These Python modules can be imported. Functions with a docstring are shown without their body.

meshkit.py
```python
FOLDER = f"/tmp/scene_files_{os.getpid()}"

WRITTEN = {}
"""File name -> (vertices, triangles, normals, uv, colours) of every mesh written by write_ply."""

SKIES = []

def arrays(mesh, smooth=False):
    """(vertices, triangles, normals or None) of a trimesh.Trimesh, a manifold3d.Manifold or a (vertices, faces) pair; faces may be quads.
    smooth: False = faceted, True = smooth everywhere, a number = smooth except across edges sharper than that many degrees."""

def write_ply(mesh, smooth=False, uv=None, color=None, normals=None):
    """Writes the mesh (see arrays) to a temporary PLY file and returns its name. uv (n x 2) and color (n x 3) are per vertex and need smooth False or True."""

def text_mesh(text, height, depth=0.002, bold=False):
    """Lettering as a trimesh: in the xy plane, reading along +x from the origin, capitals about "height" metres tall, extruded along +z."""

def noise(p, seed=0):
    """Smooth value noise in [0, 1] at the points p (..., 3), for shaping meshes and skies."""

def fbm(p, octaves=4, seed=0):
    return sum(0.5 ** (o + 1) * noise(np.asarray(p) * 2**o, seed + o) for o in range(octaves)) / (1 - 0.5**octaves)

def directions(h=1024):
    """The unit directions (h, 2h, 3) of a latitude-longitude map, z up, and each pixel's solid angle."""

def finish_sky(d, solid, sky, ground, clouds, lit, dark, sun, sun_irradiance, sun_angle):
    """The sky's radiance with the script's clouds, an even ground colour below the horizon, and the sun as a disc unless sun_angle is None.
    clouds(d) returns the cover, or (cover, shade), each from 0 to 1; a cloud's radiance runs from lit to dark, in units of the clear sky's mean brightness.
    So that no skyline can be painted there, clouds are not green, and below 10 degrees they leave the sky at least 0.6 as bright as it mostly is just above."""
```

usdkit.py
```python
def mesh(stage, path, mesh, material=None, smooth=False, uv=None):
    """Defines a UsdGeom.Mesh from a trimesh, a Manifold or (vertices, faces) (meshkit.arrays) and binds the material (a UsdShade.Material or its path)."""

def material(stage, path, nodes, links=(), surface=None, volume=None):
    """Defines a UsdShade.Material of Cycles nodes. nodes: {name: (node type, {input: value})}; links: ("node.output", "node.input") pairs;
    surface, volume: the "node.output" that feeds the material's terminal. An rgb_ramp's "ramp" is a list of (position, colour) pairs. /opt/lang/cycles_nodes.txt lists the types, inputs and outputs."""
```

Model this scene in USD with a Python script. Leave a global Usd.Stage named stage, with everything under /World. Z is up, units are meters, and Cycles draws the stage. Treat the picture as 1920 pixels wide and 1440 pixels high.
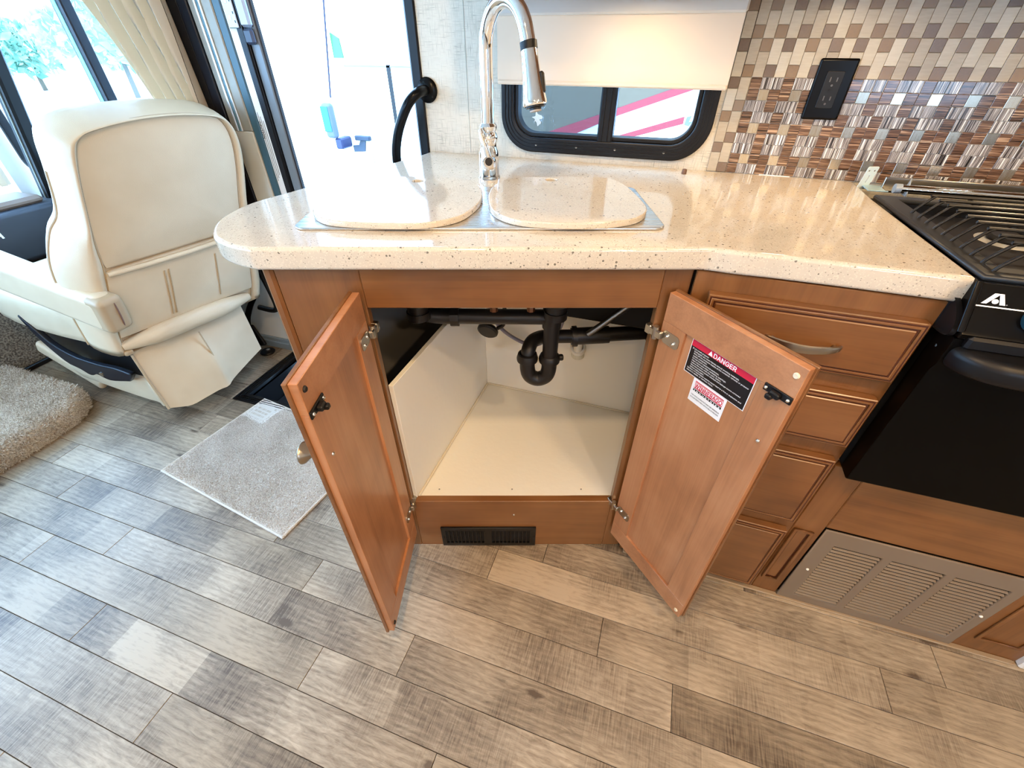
import math, random
import numpy as np, trimesh, manifold3d as m3d
from shapely.geometry import Polygon, box as sbox, Point, LineString
from shapely.ops import unary_union
from shapely import affinity
import usdkit, meshkit
from pxr import Usd, UsdGeom, UsdLux, UsdShade, Gf, Sdf, Vt

random.seed(7); np.random.seed(7); rng = np.random.default_rng(7)
stage = Usd.Stage.CreateInMemory()
UsdGeom.SetStageUpAxis(stage, 'Z'); UsdGeom.SetStageMetersPerUnit(stage, 1.0)
stage.SetDefaultPrim(UsdGeom.Xform.Define(stage, '/World').GetPrim())

# ------------------------------------------------------------------ camera, sky, lights, exposure
PSI, TH = math.radians(18.5), math.radians(38.6)          # heading off the window wall's normal, pitch down
FWD = np.array([-math.sin(PSI)*math.cos(TH), math.cos(PSI)*math.cos(TH), -math.sin(TH)])
RGT = np.array([math.cos(PSI), math.sin(PSI), 0.0]); UPV = np.cross(RGT, FWD)
cam = UsdGeom.Camera.Define(stage, '/World/camera')
mat4 = np.eye(4); mat4[0, :3], mat4[1, :3], mat4[2, :3], mat4[3, :3] = RGT, UPV, -FWD, (0, 0, 1.18)
cam.AddTransformOp().Set(Gf.Matrix4d(mat4.tolist()))
cam.CreateHorizontalApertureAttr(36.0); cam.CreateVerticalApertureAttr(27.0); cam.CreateFocalLengthAttr(812/1920*36)
cam.CreateClippingRangeAttr(Gf.Vec2f(0.02, 500.0)); cam.CreateFStopAttr(0.0)
cam.CreateExposureAttr(0.0)

dome = UsdLux.DomeLight.Define(stage, '/World/sky'); dome.CreateIntensityAttr(4.5); dome.CreateColorAttr(Gf.Vec3f(0.37, 0.63, 1.0))

def disk_lamp(name, x, y, z, r, power, col):
    l = UsdLux.DiskLight.Define(stage, '/World/' + name); l.CreateRadiusAttr(r); l.CreateIntensityAttr(power)
    l.CreateColorAttr(Gf.Vec3f(*col)); l.AddTranslateOp().Set(Gf.Vec3d(x, y, z)); return l
WARM = (1.0, 0.67, 0.36)
LAMPS = [(-0.20, -0.02), (0.95, -0.05), (0.05, -0.80), (1.0, -0.80)]
for k, (lx, ly) in enumerate(LAMPS):
    disk_lamp(f'ceiling_lamp_light_{k}', lx, ly, 1.985, 0.055, (480.0, 480.0, 300.0, 560.0)[k], WARM)
for k, lx in enumerate((-0.12, 0.30, 0.72)):
    disk_lamp(f'counter_lamp_light_{k}', lx, 1.13, 1.243, 0.03, 90.0, (1.0, 0.72, 0.42))

# ------------------------------------------------------------------ helpers
E2 = np.array([math.cos(PSI), math.sin(PSI), 0.0]); N2 = np.array([-math.sin(PSI), math.cos(PSI), 0.0])
def W(a, d, z): return E2*a + N2*d + np.array([0, 0, z])       # the sink corner's own frame: a along its face, d into it

def cat(*ms): return trimesh.util.concatenate([m for m in ms])
def tri(v, f): return trimesh.Trimesh(np.asarray(v, float), np.asarray(f), process=False)
def man(m):
    m = m.to_mesh(); return trimesh.Trimesh(np.array(m.vert_properties[:, :3]), np.array(m.tri_verts), process=False)
def hull(pts): return man(m3d.Manifold.hull_points(np.asarray(pts, np.float32)))
def tf(m, M):
    m = m.copy(); m.apply_transform(M); return m
def mv(m, x=0, y=0, z=0):
    m = m.copy(); m.apply_translation((x, y, z)); return m
def rot(ang, axis, p=(0, 0, 0)): return trimesh.transformations.rotation_matrix(ang, axis, p)
def frame(o, ex, ey, ez):
    M = np.eye(4); M[:3, 0], M[:3, 1], M[:3, 2], M[:3, 3] = ex, ey, ez, o; return M
def rbox(x0, y0, z0, x1, y1, z1, r=0.002):
    x0, x1 = sorted((x0, x1)); y0, y1 = sorted((y0, y1)); z0, z1 = sorted((z0, z1))
    r = min(r, (x1-x0)*.45, (y1-y0)*.45, (z1-z0)*.45); P = []
    for a, b in ((x0, 1), (x1, -1)):
        for c, d in ((y0, 1), (y1, -1)):
            for e, g in ((z0, 1), (z1, -1)):
                P += [(a, c+d*r, e+g*r), (a+b*r, c, e+g*r), (a+b*r, c+d*r, e)]
    return hull(P)
def sbx(x0, y0, z0, x1, y1, z1): return trimesh.creation.box(bounds=[(min(x0, x1), min(y0, y1), min(z0, z1)), (max(x0, x1), max(y0, y1), max(z0, z1))])
def roundbox(x0, y0, z0, x1, y1, z1, r, n=12):
    P = []
    s = m3d.Manifold.sphere(r, n)
    parts = [s.translate((a, b, c)) for a in (x0+r, x1-r) for b in (y0+r, y1-r) for c in (z0+r, z1-r)]
    return man(m3d.Manifold.batch_hull(parts))
def rprism(poly, z0, z1, r=0.003, n=3):
    """prism of a plan polygon with its top and bottom edges rounded (works for holes too)"""
    prof = [(z0, 0), (z1, 0)]
    if r:
        prof = [(z0 + r*(1-math.cos(t)), r*(1-math.sin(t))) for t in np.linspace(0, math.pi/2, n+1)]
        prof += [(z1 - r*(1-math.cos(t)), r*(1-math.sin(t))) for t in np.linspace(math.pi/2, 0, n+1)]
    V, F = [], []
    polys = list(poly.geoms) if hasattr(poly, 'geoms') else [poly]
    for pg in polys:
        pg = Polygon(pg.exterior, pg.interiors)
        rings = [np.array(pg.exterior.coords)[:-1]] + [np.array(h.coords)[:-1] for h in pg.interiors]
        if not pg.exterior.is_ccw: rings[0] = rings[0][::-1]
        for k in range(1, len(rings)):
            if Polygon(rings[k]).exterior.is_ccw: rings[k] = rings[k][::-1]
        offs = []
        for R in rings:
            e = np.roll(R, -1, 0) - R; e /= np.linalg.norm(e, axis=1, keepdims=True) + 1e-12
            nrm = np.stack([e[:, 1], -e[:, 0]], 1); pn = np.roll(nrm, 1, 0)
            b = nrm + pn; b /= np.maximum((b*nrm).sum(1, keepdims=True), 0.35)
            b *= 1.0; offs.append(-b/np.maximum(np.linalg.norm(b, axis=1, keepdims=True)/1.5, 1))
        caps = []
        for z, o in prof:
            for R, O in zip(rings, offs):
                base = sum(len(v) for v in V); V.append(np.c_[R + O*o, np.full(len(R), z)]); caps.append((base, len(R)))
        nr = len(rings)
        for lv in range(len(prof)-1):
            for k in range(nr):
                b0, n0 = caps[lv*nr+k]; b1, _ = caps[(lv+1)*nr+k]
                i = np.arange(n0); j = (i+1) % n0
                F += [np.c_[b0+i, b0+j, b1+j], np.c_[b0+i, b1+j, b1+i]]
        for lv, flip in ((0, True), (len(prof)-1, False)):
            z, o = prof[lv]
            outer = rings[0]+offs[0]*o; hs = [rings[k]+offs[k]*o for k in range(1, nr)]
            v2, f2 = trimesh.creation.triangulate_polygon(Polygon(outer, hs), engine='earcut')
            base = sum(len(v) for v in V); V.append(np.c_[v2, np.full(len(v2), z)])
            f2 = np.array(f2)
            ar = np.cross(v2[f2[:, 1]]-v2[f2[:, 0]], v2[f2[:, 2]]-v2[f2[:, 0]])
            f2[ar < 0] = f2[ar < 0][:, ::-1]
            F.append(base + (f2[:, ::-1] if flip else f2))
    m = trimesh.Trimesh(np.vstack(V), np.vstack(F), process=False); m.merge_vertices(); return m
def smooth_path(P, n=8, closed=False):
    P = np.asarray(P, float)
    Q = np.vstack([P[-1:], P, P[:2]]) if closed else np.vstack([2*P[0]-P[1], P, 2*P[-1]-P[-2]])
    out = []
    for k in range(1, len(Q)-2):
        p0, p1, p2, p3 = Q[k-1:k+3]
        for t in np.arange(n)/n:
            out.append(.5*((2*p1)+(p2-p0)*t+(2*p0-5*p1+4*p2-p3)*t*t+(3*p1-p0-3*p2+p3)*t**3))
    if not closed: out.append(P[-1])
    return np.array(out)
def tube(P, r, n=12, cap=True, closed=False):
    P = np.asarray(P, float); m = len(P); r = np.broadcast_to(r, (m,))
    t = (np.roll(P, -1, 0)-np.roll(P, 1, 0)) if closed else np.gradient(P, axis=0)
    t /= np.linalg.norm(t, axis=1, keepdims=True)+1e-12
    a = np.cross(t[0], [0, 0, 1.0]);
    if np.linalg.norm(a) < .05: a = np.cross(t[0], [1.0, 0, 0])
    a /= np.linalg.norm(a); A = [a]
    for k in range(1, m):
        a = A[-1]-t[k]*(A[-1]@t[k]); A.append(a/np.linalg.norm(a))
    A = np.array(A); B = np.cross(t, A); an = np.arange(n)*2*np.pi/n
    v = P[:, None]+r[:, None, None]*(np.cos(an)[None, :, None]*A[:, None]+np.sin(an)[None, :, None]*B[:, None])
    F = []; i = np.arange(n); j = (i+1) % n
    for k in range(m if closed else m-1):
        b, c = k*n, ((k+1) % m)*n; F += [np.c_[b+i, b+j, c+j], np.c_[b+i, c+j, c+i]]
    v = v.reshape(-1, 3)
    if cap and not closed:
        v = np.vstack([v, P[0], P[-1]]); q = len(v)
        F += [np.c_[np.full(n, q-2), j, i], np.c_[np.full(n, q-1), (m-1)*n+i, (m-1)*n+j]]
    return trimesh.Trimesh(v, np.vstack(F), process=False)
def rod(p, q, r, n=14): return tube([p, q], r, n)
def lathe(prof, o, axis, n=32):
    """profile of (radius, height along axis)"""
    axis = np.asarray(axis, float); axis /= np.linalg.norm(axis)
    ex = np.cross(axis, [0, 0, 1.0] if abs(axis[2]) < .9 else [1.0, 0, 0]); ex /= np.linalg.norm(ex)
    m = trimesh.creation.revolve(np.asarray(prof, float), sections=n)
    return tf(m, frame(o, ex, np.cross(axis, ex), axis))
def stadium(cx, cy, w, h, r, n=6):
    return sbox(cx-w/2+r, cy-h/2+r, cx+w/2-r, cy+h/2-r).buffer(r, quad_segs=n)
def sheet(P, thick, nrm):
    """a grid of points (rows, cols, 3) thickened along nrm"""
    P = np.asarray(P, float); R, C = P.shape[:2]; nrm = np.broadcast_to(np.asarray(nrm, float), P.shape)
    a = P.reshape(-1, 3); b = (P+nrm*thick).reshape(-1, 3); N = R*C; F = []
    for i in range(R-1):
        for j in range(C-1):
            k = i*C+j; F += [(k, k+1, k+C+1), (k, k+C+1, k+C), (N+k, N+k+C+1, N+k+1), (N+k, N+k+C, N+k+C+1)]
    edge = [(0, j) for j in range(C)]+[(i, C-1) for i in range(1, R)]+[(R-1, j) for j in range(C-2, -1, -1)]+[(i, 0) for i in range(R-2, 0, -1)]
    E = [i*C+j for i, j in edge]
    for p, q in zip(E, E[1:]+E[:1]): F += [(p, N+p, N+q), (p, N+q, q)]
    m = tri(np.vstack([a, b]), F); m.fix_normals(); return m
def loft(rings, cap=True):
    rings = [np.asarray(r, float) for r in rings]; n = len(rings[0]); V = np.vstack(rings); F = []; i = np.arange(n); j = (i+1) % n
    for k in range(len(rings)-1):
        b, c = k*n, (k+1)*n; F += [np.c_[b+i, b+j, c+j], np.c_[b+i, c+j, c+i]]
    if cap:
        V = np.vstack([V, rings[0].mean(0), rings[-1].mean(0)]); q = len(V)
        F += [np.c_[np.full(n, q-2), j, i], np.c_[np.full(n, q-1), (len(rings)-1)*n+i, (len(rings)-1)*n+j]]
    m = tri(V, np.vstack(F)); m.fix_normals(); return m

# ------------------------------------------------------------------ scene graph
used = set()
def numbered(parent, name):
    p, k = f'{parent}/{name}', 0
    while p in used: k += 1; p = f'{parent}/{name}_{k:03d}'
    used.add(p); return p
class Thing:
    def __init__(s, prim, M): s.prim, s.M, s.path = prim, M, str(prim.GetPath())
def setdata(prim, label=None, cat=None, group=None, kind=None):
    for k, v in (('label', label), ('category', cat), ('group', group), ('kind', kind)):
        if v: prim.SetCustomDataByKey(k, v)
def thing(name, label, cat, base=(0, 0, 0), rz=0.0, group=None, kind=None):
    x = UsdGeom.Xform.Define(stage, numbered('/World', name)); x.AddTranslateOp().Set(Gf.Vec3d(*map(float, base)))
    if rz: x.AddRotateZOp().Set(math.degrees(rz))
    setdata(x.GetPrim(), label, cat, group, kind)
    return Thing(x.GetPrim(), np.linalg.inv(trimesh.transformations.translation_matrix(base) @ rot(rz, (0, 0, 1))))
def part(th, name, mesh, mat, smooth=35, label=None, kind=None, local=False):
    if not local: mesh = tf(mesh, th.M)
    m = usdkit.mesh(stage, numbered(th.path, name), mesh, mat, smooth=smooth)
    setdata(m.GetPrim(), label, None, None, kind); return Thing(m.GetPrim(), th.M)
def single(name, mesh, mat, label, cat, group=None, kind=None, smooth=35):
    m = usdkit.mesh(stage, numbered('/World', name), mesh, mat, smooth=smooth); setdata(m.GetPrim(), label, cat, group, kind)
    return Thing(m.GetPrim(), np.eye(4))
def struct(name, mesh, mat, smooth=35, label=None):
    m = usdkit.mesh(stage, numbered('/World', name), mesh, mat, smooth=smooth); setdata(m.GetPrim(), label, None, None, 'structure')
    return Thing(m.GetPrim(), np.eye(4))
def structx(name, label=None):
    x = UsdGeom.Xform.Define(stage, numbered('/World', name)); setdata(x.GetPrim(), label, None, None, 'structure'); return Thing(x.GetPrim(), np.eye(4))

# ------------------------------------------------------------------ materials
def lin(r, g, b): return tuple(((c/255)/12.92 if c/255 <= .04045 else ((c/255+.055)/1.055)**2.4) for c in (r, g, b))
LK = '/World/Looks/'
def plain(name, col, rough=.5, metal=0.0, bump=None, **kw):
    nodes = {'p': ('principled_bsdf', {'base_color': col, 'roughness': rough, 'metallic': metal, **kw})}; links = []
    if bump:
        sc, st, di = bump
        nodes |= {'t': ('texture_coordinate', {}), 'n': ('noise_texture', {'scale': sc, 'detail': 4.0}), 'b': ('bump', {'strength': st, 'distance': di})}
        links += [('t.object', 'n.vector'), ('n.fac', 'b.height'), ('b.normal', 'p.normal')]
    return usdkit.material(stage, LK+name, nodes, links, surface='p.BSDF')
def wood(name, ramp, axis, rough=.32, scale=1.0):
    sc = {'x': (2.2, 26, 26), 'y': (26, 2.2, 26), 'z': (26, 26, 2.2)}[axis]
    sc2 = {'x': (3, 260, 260), 'y': (260, 3, 260), 'z': (260, 260, 3)}[axis]
    nodes = {'t': ('texture_coordinate', {}), 'o': ('object_info', {}), 'ov': ('combine_xyz', {}), 'om': ('math', {'math_type': 'multiply', 'value2': 9.0}),
             'va': ('vector_math', {'math_type': 'add'}), 'm': ('mapping', {'scale': tuple(scale*s for s in sc)}), 'm2': ('mapping', {'scale': sc2}),
             'n': ('noise_texture', {'scale': 1.0, 'detail': 5.0, 'roughness': .55, 'distortion': .8}), 'n2': ('noise_texture', {'scale': 1.0, 'detail': 2.0}),
             'n3': ('noise_texture', {'scale': 7.0, 'detail': 3.0}),
             'mx': ('mix_float', {'fac': .25}), 'my': ('mix_float', {'fac': .45}), 'r': ('rgb_ramp', {'ramp': ramp}), 'p': ('principled_bsdf', {'roughness': rough, 'coat_weight': .25, 'coat_roughness': .2})}
    links = [('o.random', 'om.value1'), ('om.value', 'ov.x'), ('om.value', 'ov.y'), ('om.value', 'ov.z'), ('t.object', 'va.vector1'), ('ov.vector', 'va.vector2'),
             ('va.vector', 'm.vector'), ('va.vector', 'm2.vector'), ('m.vector', 'n.vector'), ('m2.vector', 'n2.vector'), ('va.vector', 'n3.vector'),
             ('n.fac', 'mx.a'), ('n2.fac', 'mx.b'), ('mx.result', 'my.a'), ('n3.fac', 'my.b'), ('my.result', 'r.fac'), ('r.color', 'p.base_color')]
    return usdkit.material(stage, LK+name, nodes, links, surface='p.BSDF')
WR = [(.28, lin(88, 55, 29)), (.5, lin(120, 78, 42)), (.72, lin(138, 94, 54))]
WR2 = [(.28, lin(164, 110, 72)), (.5, lin(196, 142, 98)), (.72, lin(212, 164, 120))]
wood_x, wood_z = wood('wood_x', WR, 'x'), wood('wood_z', WR, 'z')
wood_in_x, wood_in_z = wood('wood_inner_x', WR2, 'x', .42), wood('wood_inner_z', WR2, 'z', .42)
wood_glaze = plain('wood_glaze', lin(70, 32, 16), .4)
chrome = plain('chrome', (.82, .82, .82), .06, 1.0)
steel = usdkit.material(stage, LK+'steel', {'t': ('texture_coordinate', {}), 'm': ('mapping', {'scale': (4, 300, 300)}), 'n': ('noise_texture', {'scale': 1.0}),
    'mr': ('map_range', {'from_min': .3, 'from_max': .7, 'to_min': .18, 'to_max': .34}), 'p': ('principled_bsdf', {'base_color': (.66, .66, .66), 'metallic': 1.0})},
    [('t.object', 'm.vector'), ('m.vector', 'n.vector'), ('n.fac', 'mr.value'), ('mr.result', 'p.roughness')], surface='p.BSDF')
nickel = plain('brushed_nickel', lin(176, 164, 146), .3, 1.0)
zinc = plain('zinc', lin(190, 188, 180), .25, 1.0)
black_gloss = plain('black_gloss', lin(7, 7, 8), .24, specular_ior_level=.16)
black_satin = plain('black_satin', lin(15, 15, 17), .42, specular_ior_level=.3)
black_plastic = plain('black_plastic', lin(15, 16, 18), .38, specular_ior_level=.35)
abs_pipe = plain('abs_pipe', lin(22, 22, 25), .42)
black_iron = plain('black_iron', lin(24, 24, 25), .3)
navy_trim = plain('navy_trim', lin(13, 18, 28), .4, specular_ior_level=.35)
white_board = plain('white_board', lin(230, 228, 218), .55, bump=(60, .05, .01))
white_plastic = plain('white_plastic', lin(232, 232, 226), .4)
paper_white = plain('paper_white', lin(240, 240, 238), .5)
red_print = plain('red_print', lin(205, 30, 60), .45)
black_print = plain('black_print', lin(14, 14, 16), .4)
grey_print = plain('grey_print', lin(130, 130, 130), .5)
white_print = plain('white_print', lin(240, 242, 244), .5)
brass = plain('brass', lin(128, 88, 64), .4, .8)
hose_grey = plain('hose_grey', lin(120, 118, 140), .4)
metal_hose = plain('metal_hose', lin(150, 150, 150), .35, 1.0)
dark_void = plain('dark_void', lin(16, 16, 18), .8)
slot_grey = plain('slot_grey', lin(84, 84, 86), .5)
rubber = plain('rubber', lin(26, 22, 22), .6)
grille_paint = plain('grille_paint', lin(122, 106, 88), .5)

def speckled(name, base, rough=.10):
    nodes = {'t': ('geometry', {}), 'v1': ('voronoi_texture', {'scale': 400.0}), 'v2': ('voronoi_texture', {'scale': 185.0}), 'v3': ('voronoi_texture', {'scale': 560.0}),
             's1': ('separate_color', {}), 's2': ('separate_color', {}), 's3': ('separate_color', {}),
             'a1': ('math', {'math_type': 'greater_than', 'value2': .90}), 'd1': ('math', {'math_type': 'less_than', 'value2': .45}), 'x1': ('math', {'math_type': 'multiply'}),
             'a2': ('math', {'math_type': 'greater_than', 'value2': .962}), 'd2': ('math', {'math_type': 'less_than', 'value2': .36}), 'x2': ('math', {'math_type': 'multiply'}),
             'a3': ('math', {'math_type': 'greater_than', 'value2': .85}),
             'n': ('noise_texture', {'scale': 30.0, 'detail': 4.0}), 'r': ('rgb_ramp', {'ramp': [(.3, tuple(.93*c for c in base)), (.7, base)]}),
             'c3': ('mix_color', {'b': tuple(min(1, 1.09*c) for c in base)}), 'c1': ('mix_color', {'b': tuple(.62*c for c in base)}), 'c2': ('mix_color', {'b': tuple(.30*c for c in base)}),
             'p': ('principled_bsdf', {'roughness': rough, 'coat_weight': .3, 'coat_roughness': .05})}
    links = [('t.position', 'v1.vector'), ('t.position', 'v2.vector'), ('t.position', 'v3.vector'), ('t.position', 'n.vector'), ('v1.color', 's1.color'), ('v2.color', 's2.color'), ('v3.color', 's3.color'),
             ('s1.r', 'a1.value1'), ('v1.distance', 'd1.value1'), ('a1.value', 'x1.value1'), ('d1.value', 'x1.value2'),
             ('s2.r', 'a2.value1'), ('v2.distance', 'd2.value1'), ('a2.value', 'x2.value1'), ('d2.value', 'x2.value2'), ('s3.g', 'a3.value1'),
             ('n.fac', 'r.fac'), ('r.color', 'c3.a'), ('a3.value', 'c3.fac'), ('c3.result', 'c1.a'), ('x1.value', 'c1.fac'), ('c1.result', 'c2.a'), ('x2.value', 'c2.fac'), ('c2.result', 'p.base_color')]
    return usdkit.material(stage, LK+name, nodes, links, surface='p.BSDF')
counter_mat = speckled('counter_speckle', lin(208, 197, 178))

def glass(name, tint, rough=0.0):
    return usdkit.material(stage, LK+name, {'f': ('fresnel', {'IOR': 1.45}), 'ge': ('geometry', {}), 'iv': ('math', {'math_type': 'subtract', 'value1': 1.0}), 'mu': ('math', {'math_type': 'multiply'}), 't': ('transparent_bsdf', {'color': tint}), 'g': ('glossy_bsdf', {'color': (1, 1, 1), 'roughness': rough}), 'm': ('mix_closure', {})},
        [('ge.backfacing', 'iv.value2'), ('f.fac', 'mu.value1'), ('iv.value', 'mu.value2'), ('mu.value', 'm.fac'), ('t.BSDF', 'm.closure1'), ('g.BSDF', 'm.closure2')], surface='m.closure')
clear_glass = glass('clear_glass', (.93, .96, .97)); tinted_glass = glass('tinted_glass', (.62, .68, .72))

# ------------------------------------------------------------------ room shell
YW = 1.32
def wall_xz(poly, y0, y1, r=0.0):
    m = rprism(poly, -y1, -y0, r) if r else rprism(poly, -y1, -y0, 0)
    return tf(m, rot(math.pi/2, (1, 0, 0)))                    # plan (x, z) stood upright
def wall_yz(poly, x0, x1):
    return tf(rprism(poly, x0, x1, 0), frame((0, 0, 0), (0, 1, 0), (0, 0, 1), (1, 0, 0)))

wallpaper = usdkit.material(stage, LK+'wallpaper', {'t': ('geometry', {}), 'm1': ('mapping', {'scale': (28, 28, 420)}), 'm2': ('mapping', {'scale': (420, 28, 28)}),
    'n1': ('noise_texture', {'scale': 1.0, 'detail': 2.0}), 'n2': ('noise_texture', {'scale': 1.0, 'detail': 2.0}), 'n3': ('noise_texture', {'scale': 14.0, 'detail': 3.0}),
    'mi': ('math', {'math_type': 'maximum'}), 'mb': ('mix_float', {'fac': .3}), 'r': ('rgb_ramp', {'ramp': [(.5, lin(218, 210, 192)), (.60, lin(204, 196, 178)), (.72, lin(146, 142, 122))]}),
    'b': ('bump', {'strength': .25, 'distance': .002}), 'p': ('principled_bsdf', {'roughness': .55})},
    [('t.position', 'm1.vector'), ('t.position', 'm2.vector'), ('m1.vector', 'n1.vector'), ('m2.vector', 'n2.vector'), ('t.position', 'n3.vector'), ('n1.fac', 'mi.value1'), ('n2.fac', 'mi.value2'),
     ('mi.value', 'mb.a'), ('n3.fac', 'mb.b'), ('mb.result', 'r.fac'), ('r.color', 'p.base_color'), ('mi.value', 'b.height'), ('b.normal', 'p.normal')], surface='p.BSDF')
cream_wall = plain('cream_wall', lin(226, 220, 206), .6)
ceiling_mat = plain('ceiling_vinyl', lin(236, 232, 222), .6)
off_white = plain('off_white_panel', lin(222, 224, 220), .5)

win_hole = stadium((-.434+.040)/2, 1.16, .474, .39, .062)
wp = sbox(-.705, 0, 2.4, 2.0).difference(win_hole)
wall_back = struct('wall_back', wall_xz(wp, YW, YW+.05), wallpaper, label='cream linen-look wallpapered wall behind the sink counter')
part(wall_back, 'wallpaper_seam', sbx(-.571, YW-.0006, .915, -.5695, YW, 1.26), plain('seam_tone', lin(170, 172, 160), .6))
side_hole = stadium(-2.185, 1.12, 1.09, .80, .05)
struct('wall_front', wall_xz(sbox(-2.75, -.0, -1.545, 2.0).difference(side_hole), YW, YW+.05), off_white, label='pale side wall below the cab window beside the passenger seat')
struct('wall_header', wall_xz(sbox(-1.545, 1.86, -.705, 2.0), YW, YW+.05), cream_wall)
ceiling = struct('ceiling', sbx(-2.9, -1.35, 2.0, 2.45, 1.37, 2.03), ceiling_mat)
struct('wall_rear', sbx(2.4, -1.35, 0, 2.45, 1.32, 2.0), cream_wall)
opp_hole = unary_union([sbox(1.0, .86, 1.75, 1.22), sbox(-2.5, .8, -1.4, 1.6)])
struct('wall_opposite', wall_xz(sbox(-2.75, 0, 2.4, 2.0).difference(opp_hole), -1.35, -1.3), cream_wall)
carpet_wall = usdkit.material(stage, LK+'firewall_carpet', {'t': ('geometry', {}), 'n': ('noise_texture', {'scale': 140.0, 'detail': 4.0}), 'r': ('rgb_ramp', {'ramp': [(.35, lin(74, 66, 56)), (.65, lin(150, 140, 122))]}),
    'b': ('bump', {'strength': .8, 'distance': .006}), 'p': ('principled_bsdf', {'roughness': .95})},
    [('t.position', 'n.vector'), ('n.fac', 'r.fac'), ('r.color', 'p.base_color'), ('n.fac', 'b.height'), ('b.normal', 'p.normal')], surface='p.BSDF')
wf = struct('wall_cab', sbx(-2.64, -1.3, 0, -2.58, YW, .40), carpet_wall, label='brown carpeted cab wall under the dashboard')
part(wf, 'base_strip', rbox(-2.58, -.2, 0.0, -2.565, 1.30, .022, .004), black_plastic)
struct('wall_nose', wall_yz(sbox(-1.35, 0, 1.37, 2.0).difference(sbox(-1.22, .60, 1.27, 1.78)), -2.84, -2.78), off_white)

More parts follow.
